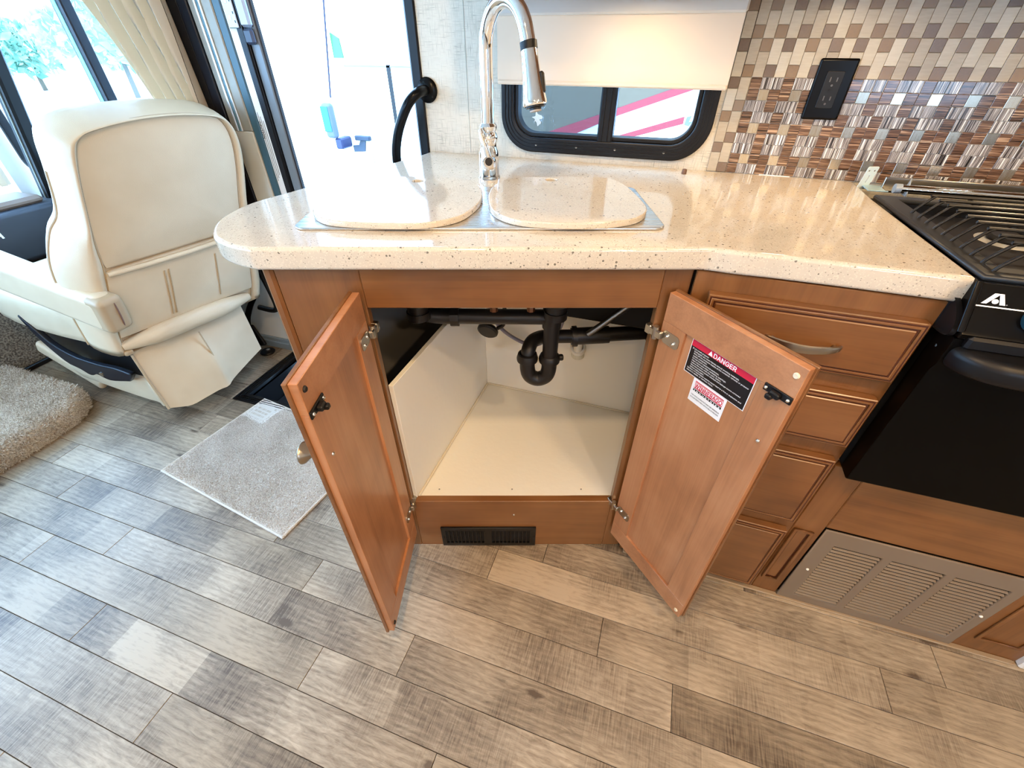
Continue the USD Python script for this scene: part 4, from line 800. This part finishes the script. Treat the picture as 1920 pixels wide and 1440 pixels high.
part(chair, 'lower_roll', tube(roll, np.r_[np.linspace(.016, .030, 6), np.full(len(roll)-12, .031), np.linspace(.030, .016, 6)], 16), leather)
part(chair, 'corner_tab', tf(roundbox(-.014, -.010, -.010, .014, .010, .010, .007), frame(C(-.040, .022, -.008), CT, CN, CU)), piping_mat)
# hanging rear skirt with a soft fold
def V(t, z, f=0): return CO+CT*t-CB*f+np.array([0, 0, z-.33])
G = []
for v in np.linspace(0, 1, 14):
    row = []
    for s in np.linspace(0, 1, 30):
        t = -.034+s*.40
        zt = .335+.012*s; zb = .092-.026*min(1, s/.15)+.0+max(0, s-.2)*.085
        bulge = -.058*math.sin(math.pi*min(.62, v*.7))*max(0, 1-abs(s-.50)/(.5 if s < .5 else .5))**1.1-.010*v*math.exp(-((s-.50)/.05)**2)
        row.append(V(t, zt+(zb-zt)*v, bulge+.004-.02*v))
    G.append(row)
part(chair, 'rear_skirt', sheet(np.array(G), .006, -CB), leather, smooth=60)
part(chair, 'skirt_edge', tube([V(-.034, .33, .0), V(-.036, .22, -.010), V(-.034, .092, -.022)], .0045, 8), piping_mat)
part(chair, 'skirt_seam', tube([V(.174, .325, -.034), V(.174, .25, -.052), V(.176, .16, -.060)], .0025, 8), piping_mat)
# seat base: cushion and side apron with the dark mechanism between
def plan_ring(P, z): return np.array([(x, y, z) for x, y in P])
cush = [(-1.66, .785), (-1.80, .765), (-2.05, .755), (-2.30, .77), (-2.40, .83), (-2.40, 1.17), (-2.30, 1.23), (-1.70, 1.25), (-1.60, 1.20)]
cs = smooth_path([(a, b, 0) for a, b in cush], 5, True)[:, :2]; cc = cs.mean(0)
sc = lambda k: cc+(cs-cc)*k
part(chair, 'seat_cushion', loft([np.c_[sc(k), z+.02*np.clip((-1.7-sc(k)[:, 0])/.7, 0, 1)] for k, z in ((.9, .300), (.985, .315), (1.0, .345), (1.0, .40), (.98, .430), (.90, .450), (.6, .458))]), leather, smooth=50)
apr = [(-1.665, .800), (-1.74, .782), (-1.90, .775), (-2.08, .775), (-2.18, .79), (-2.22, .84), (-2.2, 1.16), (-1.70, 1.20), (-1.62, 1.15)]
asx = smooth_path([(a, b, 0) for a, b in apr], 5, True)[:, :2]; ac = asx.mean(0)
zb = lambda q: .045+.035*np.clip((-1.75-q[:, 0])/.3, 0, 1)
R = []
for k, zz in ((.90, 'b'), (.985, 'b2'), (1.0, .12), (1.0, .155), (.985, .165), (.9, .168)):
    q = ac+(asx-ac)*k; R.append(np.c_[q, zb(q)+(.0 if zz == 'b' else .012) if isinstance(zz, str) else np.full(len(q), zz)])
part(chair, 'seat_apron', loft(R), leather, smooth=50)
part(chair, 'pedestal', rbox(-2.02, .88, .0, -1.74, 1.12, .16, .01), black_satin)
part(chair, 'mechanism', rbox(-2.2, .80, .150, -1.66, 1.2, .32, .008), black_plastic)
br = smooth_path([(-2.175, .382, 0), (-2.145, .345, 0), (-2.10, .275, 0), (-2.02, .235, 0), (-1.95, .225, 0), (-1.88, .222, 0), (-1.80, .225, 0), (-1.72, .215, 0)], 4)
lo = smooth_path([(-2.168, .318, 0), (-2.14, .258, 0), (-2.09, .192, 0), (-2.03, .170, 0), (-1.985, .150, 0), (-1.94, .165, 0), (-1.88, .150, 0), (-1.76, .175, 0)], 4)
part(chair, 'side_trim', tf(rprism(Polygon(list(br[:, :2])+list(lo[::-1, :2])), -.772, -.752, .005, 3), rot(math.pi/2, (1, 0, 0))), navy_trim, label='navy plastic side trim')
part(chair, 'trim_bolt', lathe([(0, 0), (.010, 0), (.010, .003), (.007, .004), (0, .004)], (-1.905, .752, .176), (0, -1, 0), 16), zinc)
part(chair, 'side_flap', tf(roundbox(-.30, -.016, -.03, .0, .016, .03, .014), frame((-2.06, .80, .05), (math.cos(.5), 0, -math.sin(.5)), (0, 1, 0), (math.sin(.5), 0, math.cos(.5)))), leather)
ao = np.array([-1.56, .727, .522]); ad = np.array([-1, .0, .19]); ad /= np.linalg.norm(ad); au = np.cross(ad, (0, 1, 0)); au = au if au[2] > 0 else -au
arm = part(chair, 'armrest', tf(roundbox(-.03, -.038, -.068, .56, .038, .062, .03, 18), frame(ao, ad, np.cross(au, ad), au)), leather, smooth=60)
part(arm, 'end_cap', tf(roundbox(-.040, -.037, -.060, .03, .037, .058, .018, 14), frame(ao, ad, np.cross(au, ad), au)), piping_mat)
part(arm, 'cap_zip', tf(tube(smooth_path([(.0, -.006, .058), (-.030, -.006, .050), (-.0405, -.006, .03), (-.0415, -.006, -.02), (-.036, -.006, -.05)], 5), .0022, 8), frame(ao, ad, np.cross(au, ad), au)), plain('zip', lin(120, 92, 84), .5))
part(arm, 'arm_seam', tf(tube([(-.01, -.0385, .012), (.2, -.0388, .016), (.55, -.0385, .020)], .0015, 8), frame(ao, ad, np.cross(au, ad), au)), piping_mat)
arm2 = part(chair, 'armrest', tf(roundbox(-.03, -.038, -.068, .50, .038, .062, .03, 14), frame((-1.66, 1.215, .50), ad, np.cross(au, ad), au)), leather, smooth=60)

# seat belt beside the chair
belt = thing('seat_belt_anchor', 'black seat belt with chrome buckle tongue beside the chair', 'seat belt', (-1.66, 1.27, 0))
def ribbon(P, w, wd, th): 
    P = smooth_path(P, 5); wd = np.asarray(wd, float); return sheet(np.array([[p-wd*w/2, p, p+wd*w/2] for p in P]), th, (0, -1, 0))
part(belt, 'webbing', ribbon([(-1.55, 1.275, .62), (-1.556, 1.275, .50), (-1.560, 1.272, .44), (-1.575, 1.27, .36), (-1.61, 1.27, .30), (-1.66, 1.268, .24), (-1.705, 1.265, .17), (-1.72, 1.262, .12)], .046, (.9, 0, .25), .003), black_plastic)
part(belt, 'tongue', tf(rprism(stadium(0, 0, .055, .018, .004), 0, .003, .0008), frame((-1.562, 1.264, .425), (.96, 0, .28), (-.28, 0, .96), (0, -1, 0))), plain('tongue_blue', lin(120, 170, 190), .25, .7))
part(belt, 'tag', tf(rprism(stadium(0, 0, .014, .045, .002), 0, .001, 0), frame((-1.572, 1.265, .372), (.96, 0, .28), (-.28, 0, .96), (0, -1, 0))), white_plastic)
part(belt, 'retractor_arm', tube(smooth_path([(-1.545, 1.285, .43), (-1.530, 1.285, .36), (-1.520, 1.285, .28), (-1.528, 1.285, .245), (-1.56, 1.283, .235), (-1.62, 1.28, .24)], 6), .0115, 12), black_satin)
part(belt, 'stalk', tf(roundbox(-.02, -.008, -.05, .02, .008, .06, .007), frame((-1.683, 1.262, .085), (.93, 0, .35), (0, 1, 0), (-.35, 0, .93))), black_plastic)
part(belt, 'buckle_clip', tf(roundbox(-.012, -.006, -.012, .012, .006, .012, .004), frame((-1.700, 1.250, .128), (.93, 0, .35), (0, 1, 0), (-.35, 0, .93))), chrome)
part(belt, 'floor_base', lathe([(0, 0), (.032, 0), (.034, .004), (.030, .009), (.012, .014), (0, .015)], (-1.66, 1.262, .0), (0, 0, 1), 24), black_satin)
part(belt, 'floor_bolt', lathe([(0, 0), (.010, 0), (.010, .007), (0, .008)], (-1.652, 1.262, .0125), (0, 0, 1), 6), chrome)
struct('baseboard_front', cat(rbox(-2.5, YW-.014, .0, -1.552, YW, .060, .004), rbox(-2.5, YW-.020, .030, -1.552, YW-.012, .042, .003)), plain('base_rail', lin(128, 142, 150), .4), label='grey base rail of the side wall by the chair')

# ------------------------------------------------------------------ carpeted cab platform and the floor mat
def fibres(name, th, P, N, length, width, mat, lean=.5):
    n = len(P); d = N+rng.normal(0, lean, P.shape); d /= np.linalg.norm(d, axis=1, keepdims=True); L = length*rng.uniform(.7, 1.15, (n, 1)); b = rng.normal(0, .35, P.shape)
    pts = np.stack([P-N*.002, P+d*L*.55, P+(d+b)*L*.95], 1).reshape(-1, 3)
    pts = pts @ th.M[:3, :3].T + th.M[:3, 3]
    c = UsdGeom.BasisCurves.Define(stage, numbered(th.path, name)); c.CreateTypeAttr('linear'); c.CreatePointsAttr(Vt.Vec3fArray.FromNumpy(pts.astype(np.float32))); c.CreateCurveVertexCountsAttr(Vt.IntArray.FromNumpy(np.full(n, 3, np.int32)))
    c.CreateWidthsAttr(Vt.FloatArray.FromNumpy(np.tile(np.array([width, width, width*.6], np.float32), n))); c.SetWidthsInterpolation('vertex')
    UsdShade.MaterialBindingAPI.Apply(c.GetPrim()).Bind(mat if isinstance(mat, UsdShade.Material) else UsdShade.Material.Get(stage, mat)); setdata(c.GetPrim(), kind='stuff')
def pile_mat(name, a, b, c, sc=160.0):
    return usdkit.material(stage, LK+name, {'t': ('geometry', {}), 'n': ('noise_texture', {'scale': sc, 'detail': 2.0}), 'n2': ('noise_texture', {'scale': 9.0, 'detail': 2.0}), 'x': ('mix_float', {'fac': .25}), 'r': ('rgb_ramp', {'ramp': [(.34, lin(*a)), (.5, lin(*b)), (.66, lin(*c))]}),
        'bp': ('bump', {'strength': .7, 'distance': .004}), 'p': ('principled_bsdf', {'roughness': .95, 'specular_ior_level': .15})}, [('t.position', 'n.vector'), ('t.position', 'n2.vector'), ('n.fac', 'x.a'), ('n2.fac', 'x.b'), ('x.result', 'r.fac'), ('r.color', 'p.base_color'), ('n.fac', 'bp.height'), ('bp.normal', 'p.normal')], surface='p.BSDF')
shag = pile_mat('shag_pile', (150, 136, 116), (206, 194, 176), (238, 230, 216))
plat = thing('carpeted_platform', 'raised cab platform covered in tan shag carpet', 'carpet', (-2.3, .2, 0))
pp = Polygon([(-2.56, -1.28), (-1.985, -1.28), (-1.985, .62), (-2.03, .70), (-2.10, .735), (-2.56, .74)]).buffer(-.05).buffer(.05, quad_segs=8)
body = rprism(pp, .0, .088, .034, 6)
part(plat, 'body', body, shag, smooth=60)
tm = trimesh.Trimesh(body.vertices, body.faces, process=True); tm.fix_normals()
vis = sbox(-2.56, .02, -1.9, .78)
pts, fi = trimesh.sample.sample_surface(tm, 330000, seed=5)
keep = (pts[:, 1] > .05) & (pts[:, 2] > .004); pts, fi = pts[keep], fi[keep]
fibres('pile', plat, pts, tm.face_normals[fi], .0115, .0019, shag, .75)
mat_pile = pile_mat('mat_pile', (164, 156, 142), (206, 198, 186), (226, 220, 210), 260.0)
mo = np.array([-1.472, .548, 0]); mx_ = np.array([.587, -.078, 0]); my_ = np.array([.081, .425, 0])
fm = thing('floor_mat', 'small pale beige loop pile mat with bound edges on the vinyl floor', 'mat', tuple(mo))
mw, mh = np.linalg.norm(mx_), np.linalg.norm(my_); exm, eym = mx_/mw, my_/mh; eym = eym-exm*(eym@exm); eym /= np.linalg.norm(eym)
MF = frame(mo, exm, eym, (0, 0, 1))
part(fm, 'pad', tf(rprism(sbox(.002, .002, mw-.002, mh-.002).buffer(.002), .0004, .007, .002), MF), mat_pile)
part(fm, 'binding', tf(tube(smooth_path([(.004, .004, .005), (mw/2, .0035, .005), (mw-.004, .004, .005), (mw-.0035, mh/2, .005), (mw-.004, mh-.004, .005), (mw/2, mh-.0035, .005), (.004, mh-.004, .005), (.0035, mh/2, .005)], 1, True), .0042, 10, closed=True), MF), plain('mat_binding', lin(206, 196, 180), .8))
q = np.c_[rng.uniform(.008, mw-.008, 42000), rng.uniform(.008, mh-.008, 42000), np.full(42000, .0065)]
q = q[~((q[:, 0] < .125) & (q[:, 1] > mh-.115))]
qw = q @ MF[:3, :3].T + MF[:3, 3]
fibres('pile', fm, qw, np.tile([0, 0, 1.0], (len(qw), 1)), .0055, .0017, mat_pile, .55)
part(fm, 'sewn_label', tf(rprism(sbox(.020, mh-.100, .112, mh-.022), .0068, .0082, .0005), MF), plain('mat_label', lin(200, 194, 182), .8))
for k in range(3):
    part(fm, 'label_lettering', tf(cat(*[sbx(.030+.0078*j, mh-.090+.017*k, .0080, .030+.0078*j+rng.uniform(.0025, .0062), mh-.090+.017*k+.009, .0086) for j in range(9)]), MF), plain('mat_print', lin(176, 164, 146), .8) if k == 0 else LK+'mat_print', smooth=False, kind='stuff')
part(fm, 'label_emblem', tf(rprism(Point(.104, mh-.034).buffer(.0045), .0080, .0088, 0), MF), LK+'mat_print')

# ------------------------------------------------------------------ entry door jamb strips
jamb = thing('door_jamb', 'dark navy and aluminium entry door jamb with strips and hardware behind the chair', 'door jamb', (-1.385, YW, .6))
def strip(name, x0, x1, z0, z1, y0, y1, mat, r=.003, label=None): return part(jamb, name, rbox(x0, y0, z0, x1, y1, z1, r), mat, label=label)
strip('dark_post', -1.543, -1.4535, .0, 1.86, YW-.012, YW+.06, navy_trim)
strip('post_groove', -1.494, -1.489, .0, 1.86, YW-.0135, YW-.010, black_satin, .0005)
al = plain('aluminium', lin(158, 154, 142), .45, .2); alb = plain('aluminium_bright', lin(232, 236, 236), .22, .6)
strip('lower_panel', -1.453, -1.366, .0, .932, YW-.008, YW+.06, plain('jamb_beige', lin(206, 204, 192), .5))
strip('track', -1.453, -1.366, .9325, 1.86, YW-.006, YW+.06, al)
strip('track_rib', -1.428, -1.421, .9325, 1.86, YW-.0105, YW-.006, alb, .001); strip('track_rib', -1.409, -1.403, .9325, 1.86, YW-.0105, YW-.006, alb, .001)
strip('track_inlay', -1.4205, -1.4095, .9325, 1.86, YW-.0075, YW-.0055, plain('inlay_blue', lin(96, 134, 150), .4), .0005)
strip('seal', -1.3655, -1.334, -.15, 1.86, YW-.004, YW+.02, plain('seal_teal', lin(62, 96, 110), .4))
strip('label_strip', -1.3335, -1.299, -.15, 1.86, YW-.002, YW+.02, paper_white)
for k in range(3): strip('printed_line', -1.3262+.007*k, -1.3240+.007*k, .78+.01*k, .99-.012*k, YW-.0026, YW-.0018, grey_print, .0002)
part(jamb, 'printed_word', tf(meshkit.text_mesh('CAUTION', .008, .0006), frame((-1.330, YW-.0022, .965), (0, 0, -1), (1, 0, 0), (0, -1, 0))), black_print, smooth=False)
strip('dark_channel', -1.2985, -1.2675, -.15, 1.86, YW-.010, YW+.02, navy_trim)
strip('channel_lip', -1.273, -1.2685, -.15, 1.86, YW-.016, YW-.009, black_satin, .001)
strip('grey_edge', -1.267, -1.232, -.15, 1.86, YW-.004, YW+.008, plain('edge_grey', lin(120, 130, 138), .35))
strip('rubber_seal', -1.2318, -1.226, -.15, 1.86, YW-.003, YW+.012, rubber)
sp = plain('strike_steel', lin(150, 158, 172), .3, .7)
strip('strike_plate', -1.318, -1.281, 1.203, 1.42, YW-.0145, YW-.0105, sp)
for z in (1.222, 1.258): strip('strike_slot', -1.308, -1.298, z, z+.012, YW-.0155, YW-.014, paper_white, .001)
for z in (1.215, 1.235, 1.262): strip('strike_hole', -1.2895, -1.2865, z, z+.006, YW-.0152, YW-.014, black_print, .0004)
strip('latch_block', -1.268, -1.232, 1.205, 1.45, YW-.022, YW-.0045, plain('latch_steel', lin(160, 172, 190), .35, .4), .006)
strip('latch_cover', -1.270, -1.236, 1.165, 1.203, YW-.020, YW-.0045, plain('latch_dark', lin(58, 68, 88), .4), .006)
post = struct('trim_2', cat(rbox(-.735, YW-.006, -.15, -.7055, YW+.09, 1.86, .003)), black_satin, label='black door opening post on the wall side')
part(post, 'post_edge', rbox(-.742, YW+.004, -.15, -.7355, YW+.09, 1.86, .002), plain('post_grey', lin(110, 124, 130), .4))

# ------------------------------------------------------------------ cab: windows, pillars, curtains, dash
w2 = structx('window_2', 'cab side window frame beside the passenger seat')
so = stadium(-2.185, 1.12, 1.09, .80, .05)
part(w2, 'window_frame', wall_xz(so.difference(so.buffer(-.014)), YW-.004, YW+.03, .003), black_satin)
part(w2, 'mullion', rbox(-2.040, YW-.006, .72, -1.99, YW+.03, 1.52, .004), navy_trim)
part(w2, 'mullion_highlight', rbox(-2.030, YW-.0085, .72, -2.012, YW-.005, 1.52, .001), plain('cyan_trim', lin(130, 205, 225), .3))
part(w2, 'glass_pane', wall_xz(so.buffer(-.018), YW+.012, YW+.016), clear_glass)
w3 = structx('window_3', 'windshield with its leaning pillar')
part(w3, 'a_pillar', tf(rbox(-.030, -.030, -.52, .030, .020, 1.3, .008), frame((-2.505, YW-.005, 1.09), (.951, 0, -.309), (0, 1, 0), (.309, 0, .951))), black_satin)
part(w3, 'glass_pane', sbx(-2.815, -1.21, .60, -2.81, 1.26, 1.78), clear_glass)
part(w3, 'pillar_line', tf(rbox(-.003, -.0335, -.52, .003, -.029, 1.3, .001), frame((-2.505, YW-.005, 1.09), (.951, 0, -.309), (0, 1, 0), (.309, 0, .951))), plain('pillar_light', lin(150, 160, 160), .4))
curtain_mat = usdkit.material(stage, LK+'curtain_cloth', {'d': ('principled_bsdf', {'base_color': lin(222, 206, 180), 'roughness': .85}), 'tr': ('translucent_bsdf', {'color': lin(226, 210, 184)}), 'm': ('mix_closure', {'fac': .10})}, [('d.BSDF', 'm.closure1'), ('tr.BSDF', 'm.closure2')], surface='m.closure')
def drape(lo_a, lo_b, hi_a, hi_b, z0, z1, y, nf, amp, sweep):
    G = []
    for z in np.linspace(z0, z1, 40):
        w = (z-z0)/(z1-z0); e = w**sweep; a, b = lo_a+(hi_a-lo_a)*e, lo_b+(hi_b-lo_b)*e; row = []
        for s in np.linspace(0, 1, 90):
            row.append((a+(b-a)*s, y-.040*w+amp*(.5+3.0*w)*(abs(math.sin(math.pi*nf*s+.5*math.sin(3*w+s*5)))*2-1), z))
        G.append(row)
    return np.array(G)
cur = thing('cab_curtain', 'cream pleated cab curtain gathered beside the side window', 'curtain', (-1.62, 1.27, .6))
part(cur, 'cloth', sheet(drape(-1.575, -1.50, -1.795, -1.495, .62, 1.33, 1.300, 5, .013, .85), .0025, (0, 1, 0)), curtain_mat, smooth=60)
part(cur, 'upper_cloth', sheet(drape(-1.795, -1.495, -1.90, -1.495, 1.33, 1.80, 1.300, 5, .013, 1.0), .0025, (0, 1, 0)), curtain_mat, smooth=60)
part(cur, 'tie_back', tube(smooth_path([(-1.60, 1.240, .80), (-1.55, 1.238, .79), (-1.497, 1.245, .80), (-1.49, 1.285, .80), (-1.55, 1.298, .79), (-1.60, 1.29, .80)], 4, True), .006, 8, closed=True), curtain_mat)
wc = single('windshield_curtain', sheet(np.stack([drape(-2.72, -2.60, -2.66, -2.54, .70, 1.75, 1.13, 4, .012, 1.0)[..., 0], 1.16+.02*np.sin(np.linspace(0, 25, 90))[None, :]+np.zeros((40, 90)), drape(-2.72, -2.60, -2.66, -2.54, .70, 1.75, 1.13, 4, .012, 1.0)[..., 2]], -1), .0025, (0, 1, 0)), curtain_mat, 'cream windshield curtain gathered at the leaning cab pillar', 'curtain')
dash = thing('dashboard', 'dark navy dashboard with a brown top ledge ahead of the chair', 'dashboard', (-2.65, .6, .4))
dm = plain('dash_vinyl', lin(46, 50, 58), .6, bump=(300, .1, .002))
part(dash, 'body', tf(rprism(Polygon([(-2.76, .405), (-2.60, .405), (-2.545, .44), (-2.545, .60), (-2.56, .615), (-2.76, .615)]), -1.3, 1.30, .012, 3), frame((0, 0, 0), (1, 0, 0), (0, 0, 1), (0, -1, 0))), dm)
part(dash, 'top_ledge', rbox(-2.765, -1.19, .612, -2.60, 1.25, .645, .012), plain('dash_brown', lin(126, 106, 92), .55))
tx = meshkit.text_mesh('TA', .032, .001, True); tx.apply_transform(np.array([[1.25, .3, 0, 0], [0, 1, 0, 0], [0, 0, 1, 0], [0, 0, 0, 1.0]]))
bx = tx.bounds
part(dash, 'dash_lettering', tf(tx, frame((-2.5445, 1.016-bx[1][0], .537), (0, 1, 0), (0, 0, 1), (1, 0, 0))), white_print, smooth=False)

# ------------------------------------------------------------------ outside
struct('ground', sbx(-60, -40, -.80, 40, 60, -.76), plain('pale_pavement', lin(205, 204, 198), .85, bump=(30, .2, .01)), label='pale sunlit pavement outside')
rv_white = plain('gelcoat_white', lin(240, 240, 242), .35)
mh_ = thing('parked_motorhome', 'white motorhome with red stripes parked beyond the counter window', 'motorhome', (.8, 4.4, -.76))
part(mh_, 'body', rbox(-1.72, 3.2, -.35, 4.0, 5.6, 2.5, .06), rv_white)
def decal(th, name, P, y, mat, label=None): part(th, name, wall_xz(Polygon(P), y-.004, y-.0005), mat, label=label)
decal(mh_, 'graphic_panel', [(-1.66, .42), (-.875, .675), (-.08, .948), (.6, 1.19), (.6, 2.1), (-1.66, 2.1)], 3.2, plain('decal_slate', lin(122, 106, 88), .5), 'slate blue swoosh panel')
pk = plain('decal_red', lin(176, 66, 76), .5)
decal(mh_, 'stripe', [(-.875, .676), (-.5, .802), (-.08, .949), (.6, 1.191), (.6, 1.13), (.04, .948), (-.37, .806), (-.72, .655), (-1.0, .56), (-1.05, .61)], 3.2, pk)
decal(mh_, 'stripe', [(-.34, .70), (.02, .813), (.02, .776), (-.25, .697), (-.5, .615), (-.55, .63)], 3.2, pk)
decal(mh_, 'model_lettering', [(.035, .812), (.060, .818), (.05, .785), (.07, .79), (.055, .765), (.028, .772)], 3.2, grey_print)
van = thing('parked_van', 'white van with a blue mirror parked outside the entry door', 'van', (-3.6, 4.6, -.76))
part(van, 'body', rbox(-4.5, 3.6, -.45, -1.93, 5.5, 1.9, .10), rv_white)
for x in (-4.0, -2.5): part(van, 'wheel', lathe([(0, 0), (.20, 0), (.33, .02), (.34, .10), (.34, .2), (0, .2)], (x, 3.57, -.42), (0, 1, 0), 28), rubber)
part(van, 'door_seam', wall_xz(Polygon([(-2.215, .60), (-2.19, .60), (-2.19, 1.02), (-2.22, 1.02)]), 3.592, 3.5995), black_print)
part(van, 'side_moulding', wall_xz(sbox(-2.6, 1.005, -1.95, 1.015), 3.592, 3.5995), grey_print)
part(van, 'quarter_window', wall_xz(Polygon([(-2.675, 1.06), (-2.59, 1.06), (-2.60, 1.18), (-2.67, 1.215)]), 3.590, 3.5995), plain('green_glass', lin(70, 120, 76), .3))
part(van, 'antenna', rod((-2.62, 3.56, 1.5), (-2.765, 3.56, .80), .006, 8), plain('antenna_grey', lin(56, 52, 70), .5))
mr = part(van, 'mirror', roundbox(-2.80, 3.44, .52, -2.70, 3.50, .77, .025), plain('mirror_shell', lin(90, 100, 116), .4))
part(mr, 'mirror_glass', rbox(-2.795, 3.436, .57, -2.725, 3.441, .75, .004), plain('mirror_blue', lin(46, 110, 150), .15))
part(van, 'mirror_arm', rbox(-2.74, 3.46, .44, -2.67, 3.60, .52, .01), plain('arm_navy', lin(44, 50, 84), .4))
part(van, 'door_handle', rbox(-2.615, 3.565, .495, -2.47, 3.60, .530, .006), plain('handle_slate', lin(40, 52, 70), .4))
part(van, 'handle_recess', wall_xz(Polygon([(-2.66, .40), (-2.55, .41), (-2.53, .49), (-2.58, .49), (-2.60, .455), (-2.66, .45)]), 3.590, 3.5995), plain('recess_slate', lin(48, 60, 76), .4))
part(van, 'lower_panel', wall_xz(Polygon([(-2.72, .10), (-2.47, .12), (-2.48, .40), (-2.72, .36)]), 3.592, 3.5995), plain('panel_pale_blue', lin(176, 206, 212), .5))
part(van, 'running_board', rbox(-3.5, 3.38, -.02, -2.86, 3.60, .06, .02), plain('board_blue', lin(96, 140, 176), .5))
leafm = usdkit.material(stage, LK+'far_foliage', {'o': ('geometry', {}), 'n': ('noise_texture', {'scale': 1.5}), 'r': ('rgb_ramp', {'ramp': [(.35, lin(110, 160, 140)), (.65, lin(180, 210, 190))]}), 'd': ('diffuse_bsdf', {}), 't': ('translucent_bsdf', {}), 'm': ('mix_closure', {'fac': .35})},
    [('o.position', 'n.vector'), ('n.fac', 'r.fac'), ('r.color', 'd.color'), ('r.color', 't.color'), ('d.BSDF', 'm.closure1'), ('t.BSDF', 'm.closure2')], surface='m.closure')
bark = plain('bark', lin(90, 80, 66), .9)
TREES = [(-28.9, 16.5, .5, 1.5, 'slim tree at the edge of the windshield beside the leaning pillar'), (-24.5, 16, 1.1, 1.2, 'low rounded tree seen past the side window bar'), (-21.6, 15.5, 1.0, 1.6, 'broad pale green tree beside the cab curtain'), (-23.3, 19, -.2, 1.0, 'small shrub low behind the chair back')]
for x, y, zc, r, lb in TREES:
    t = thing('roadside_tree', lb, 'tree', (x, y, -.76))
    part(t, 'trunk', tube([(x, y, -.76), (x+.05, y, zc-.2), (x, y+.03, zc+.3)], [.09, .07, .04], 10), bark)
    n = 900; c = rng.normal(0, 1, (n, 3)); c /= np.linalg.norm(c, axis=1, keepdims=True); c = np.array([x, y, zc+.3])+c*rng.uniform(.45, 1, (n, 1))*np.array([r, r, r*.7])
    a = rng.normal(0, .10, (n, 3)); b = rng.normal(0, .10, (n, 3)); Vv = np.stack([c-a, c+b, c+a, c-b], 1).reshape(-1, 3); q = np.arange(n)*4
    part(t, 'foliage', tri(Vv, np.vstack([np.c_[q, q+1, q+2], np.c_[q, q+2, q+3]])), leafm, smooth=False, kind='stuff')
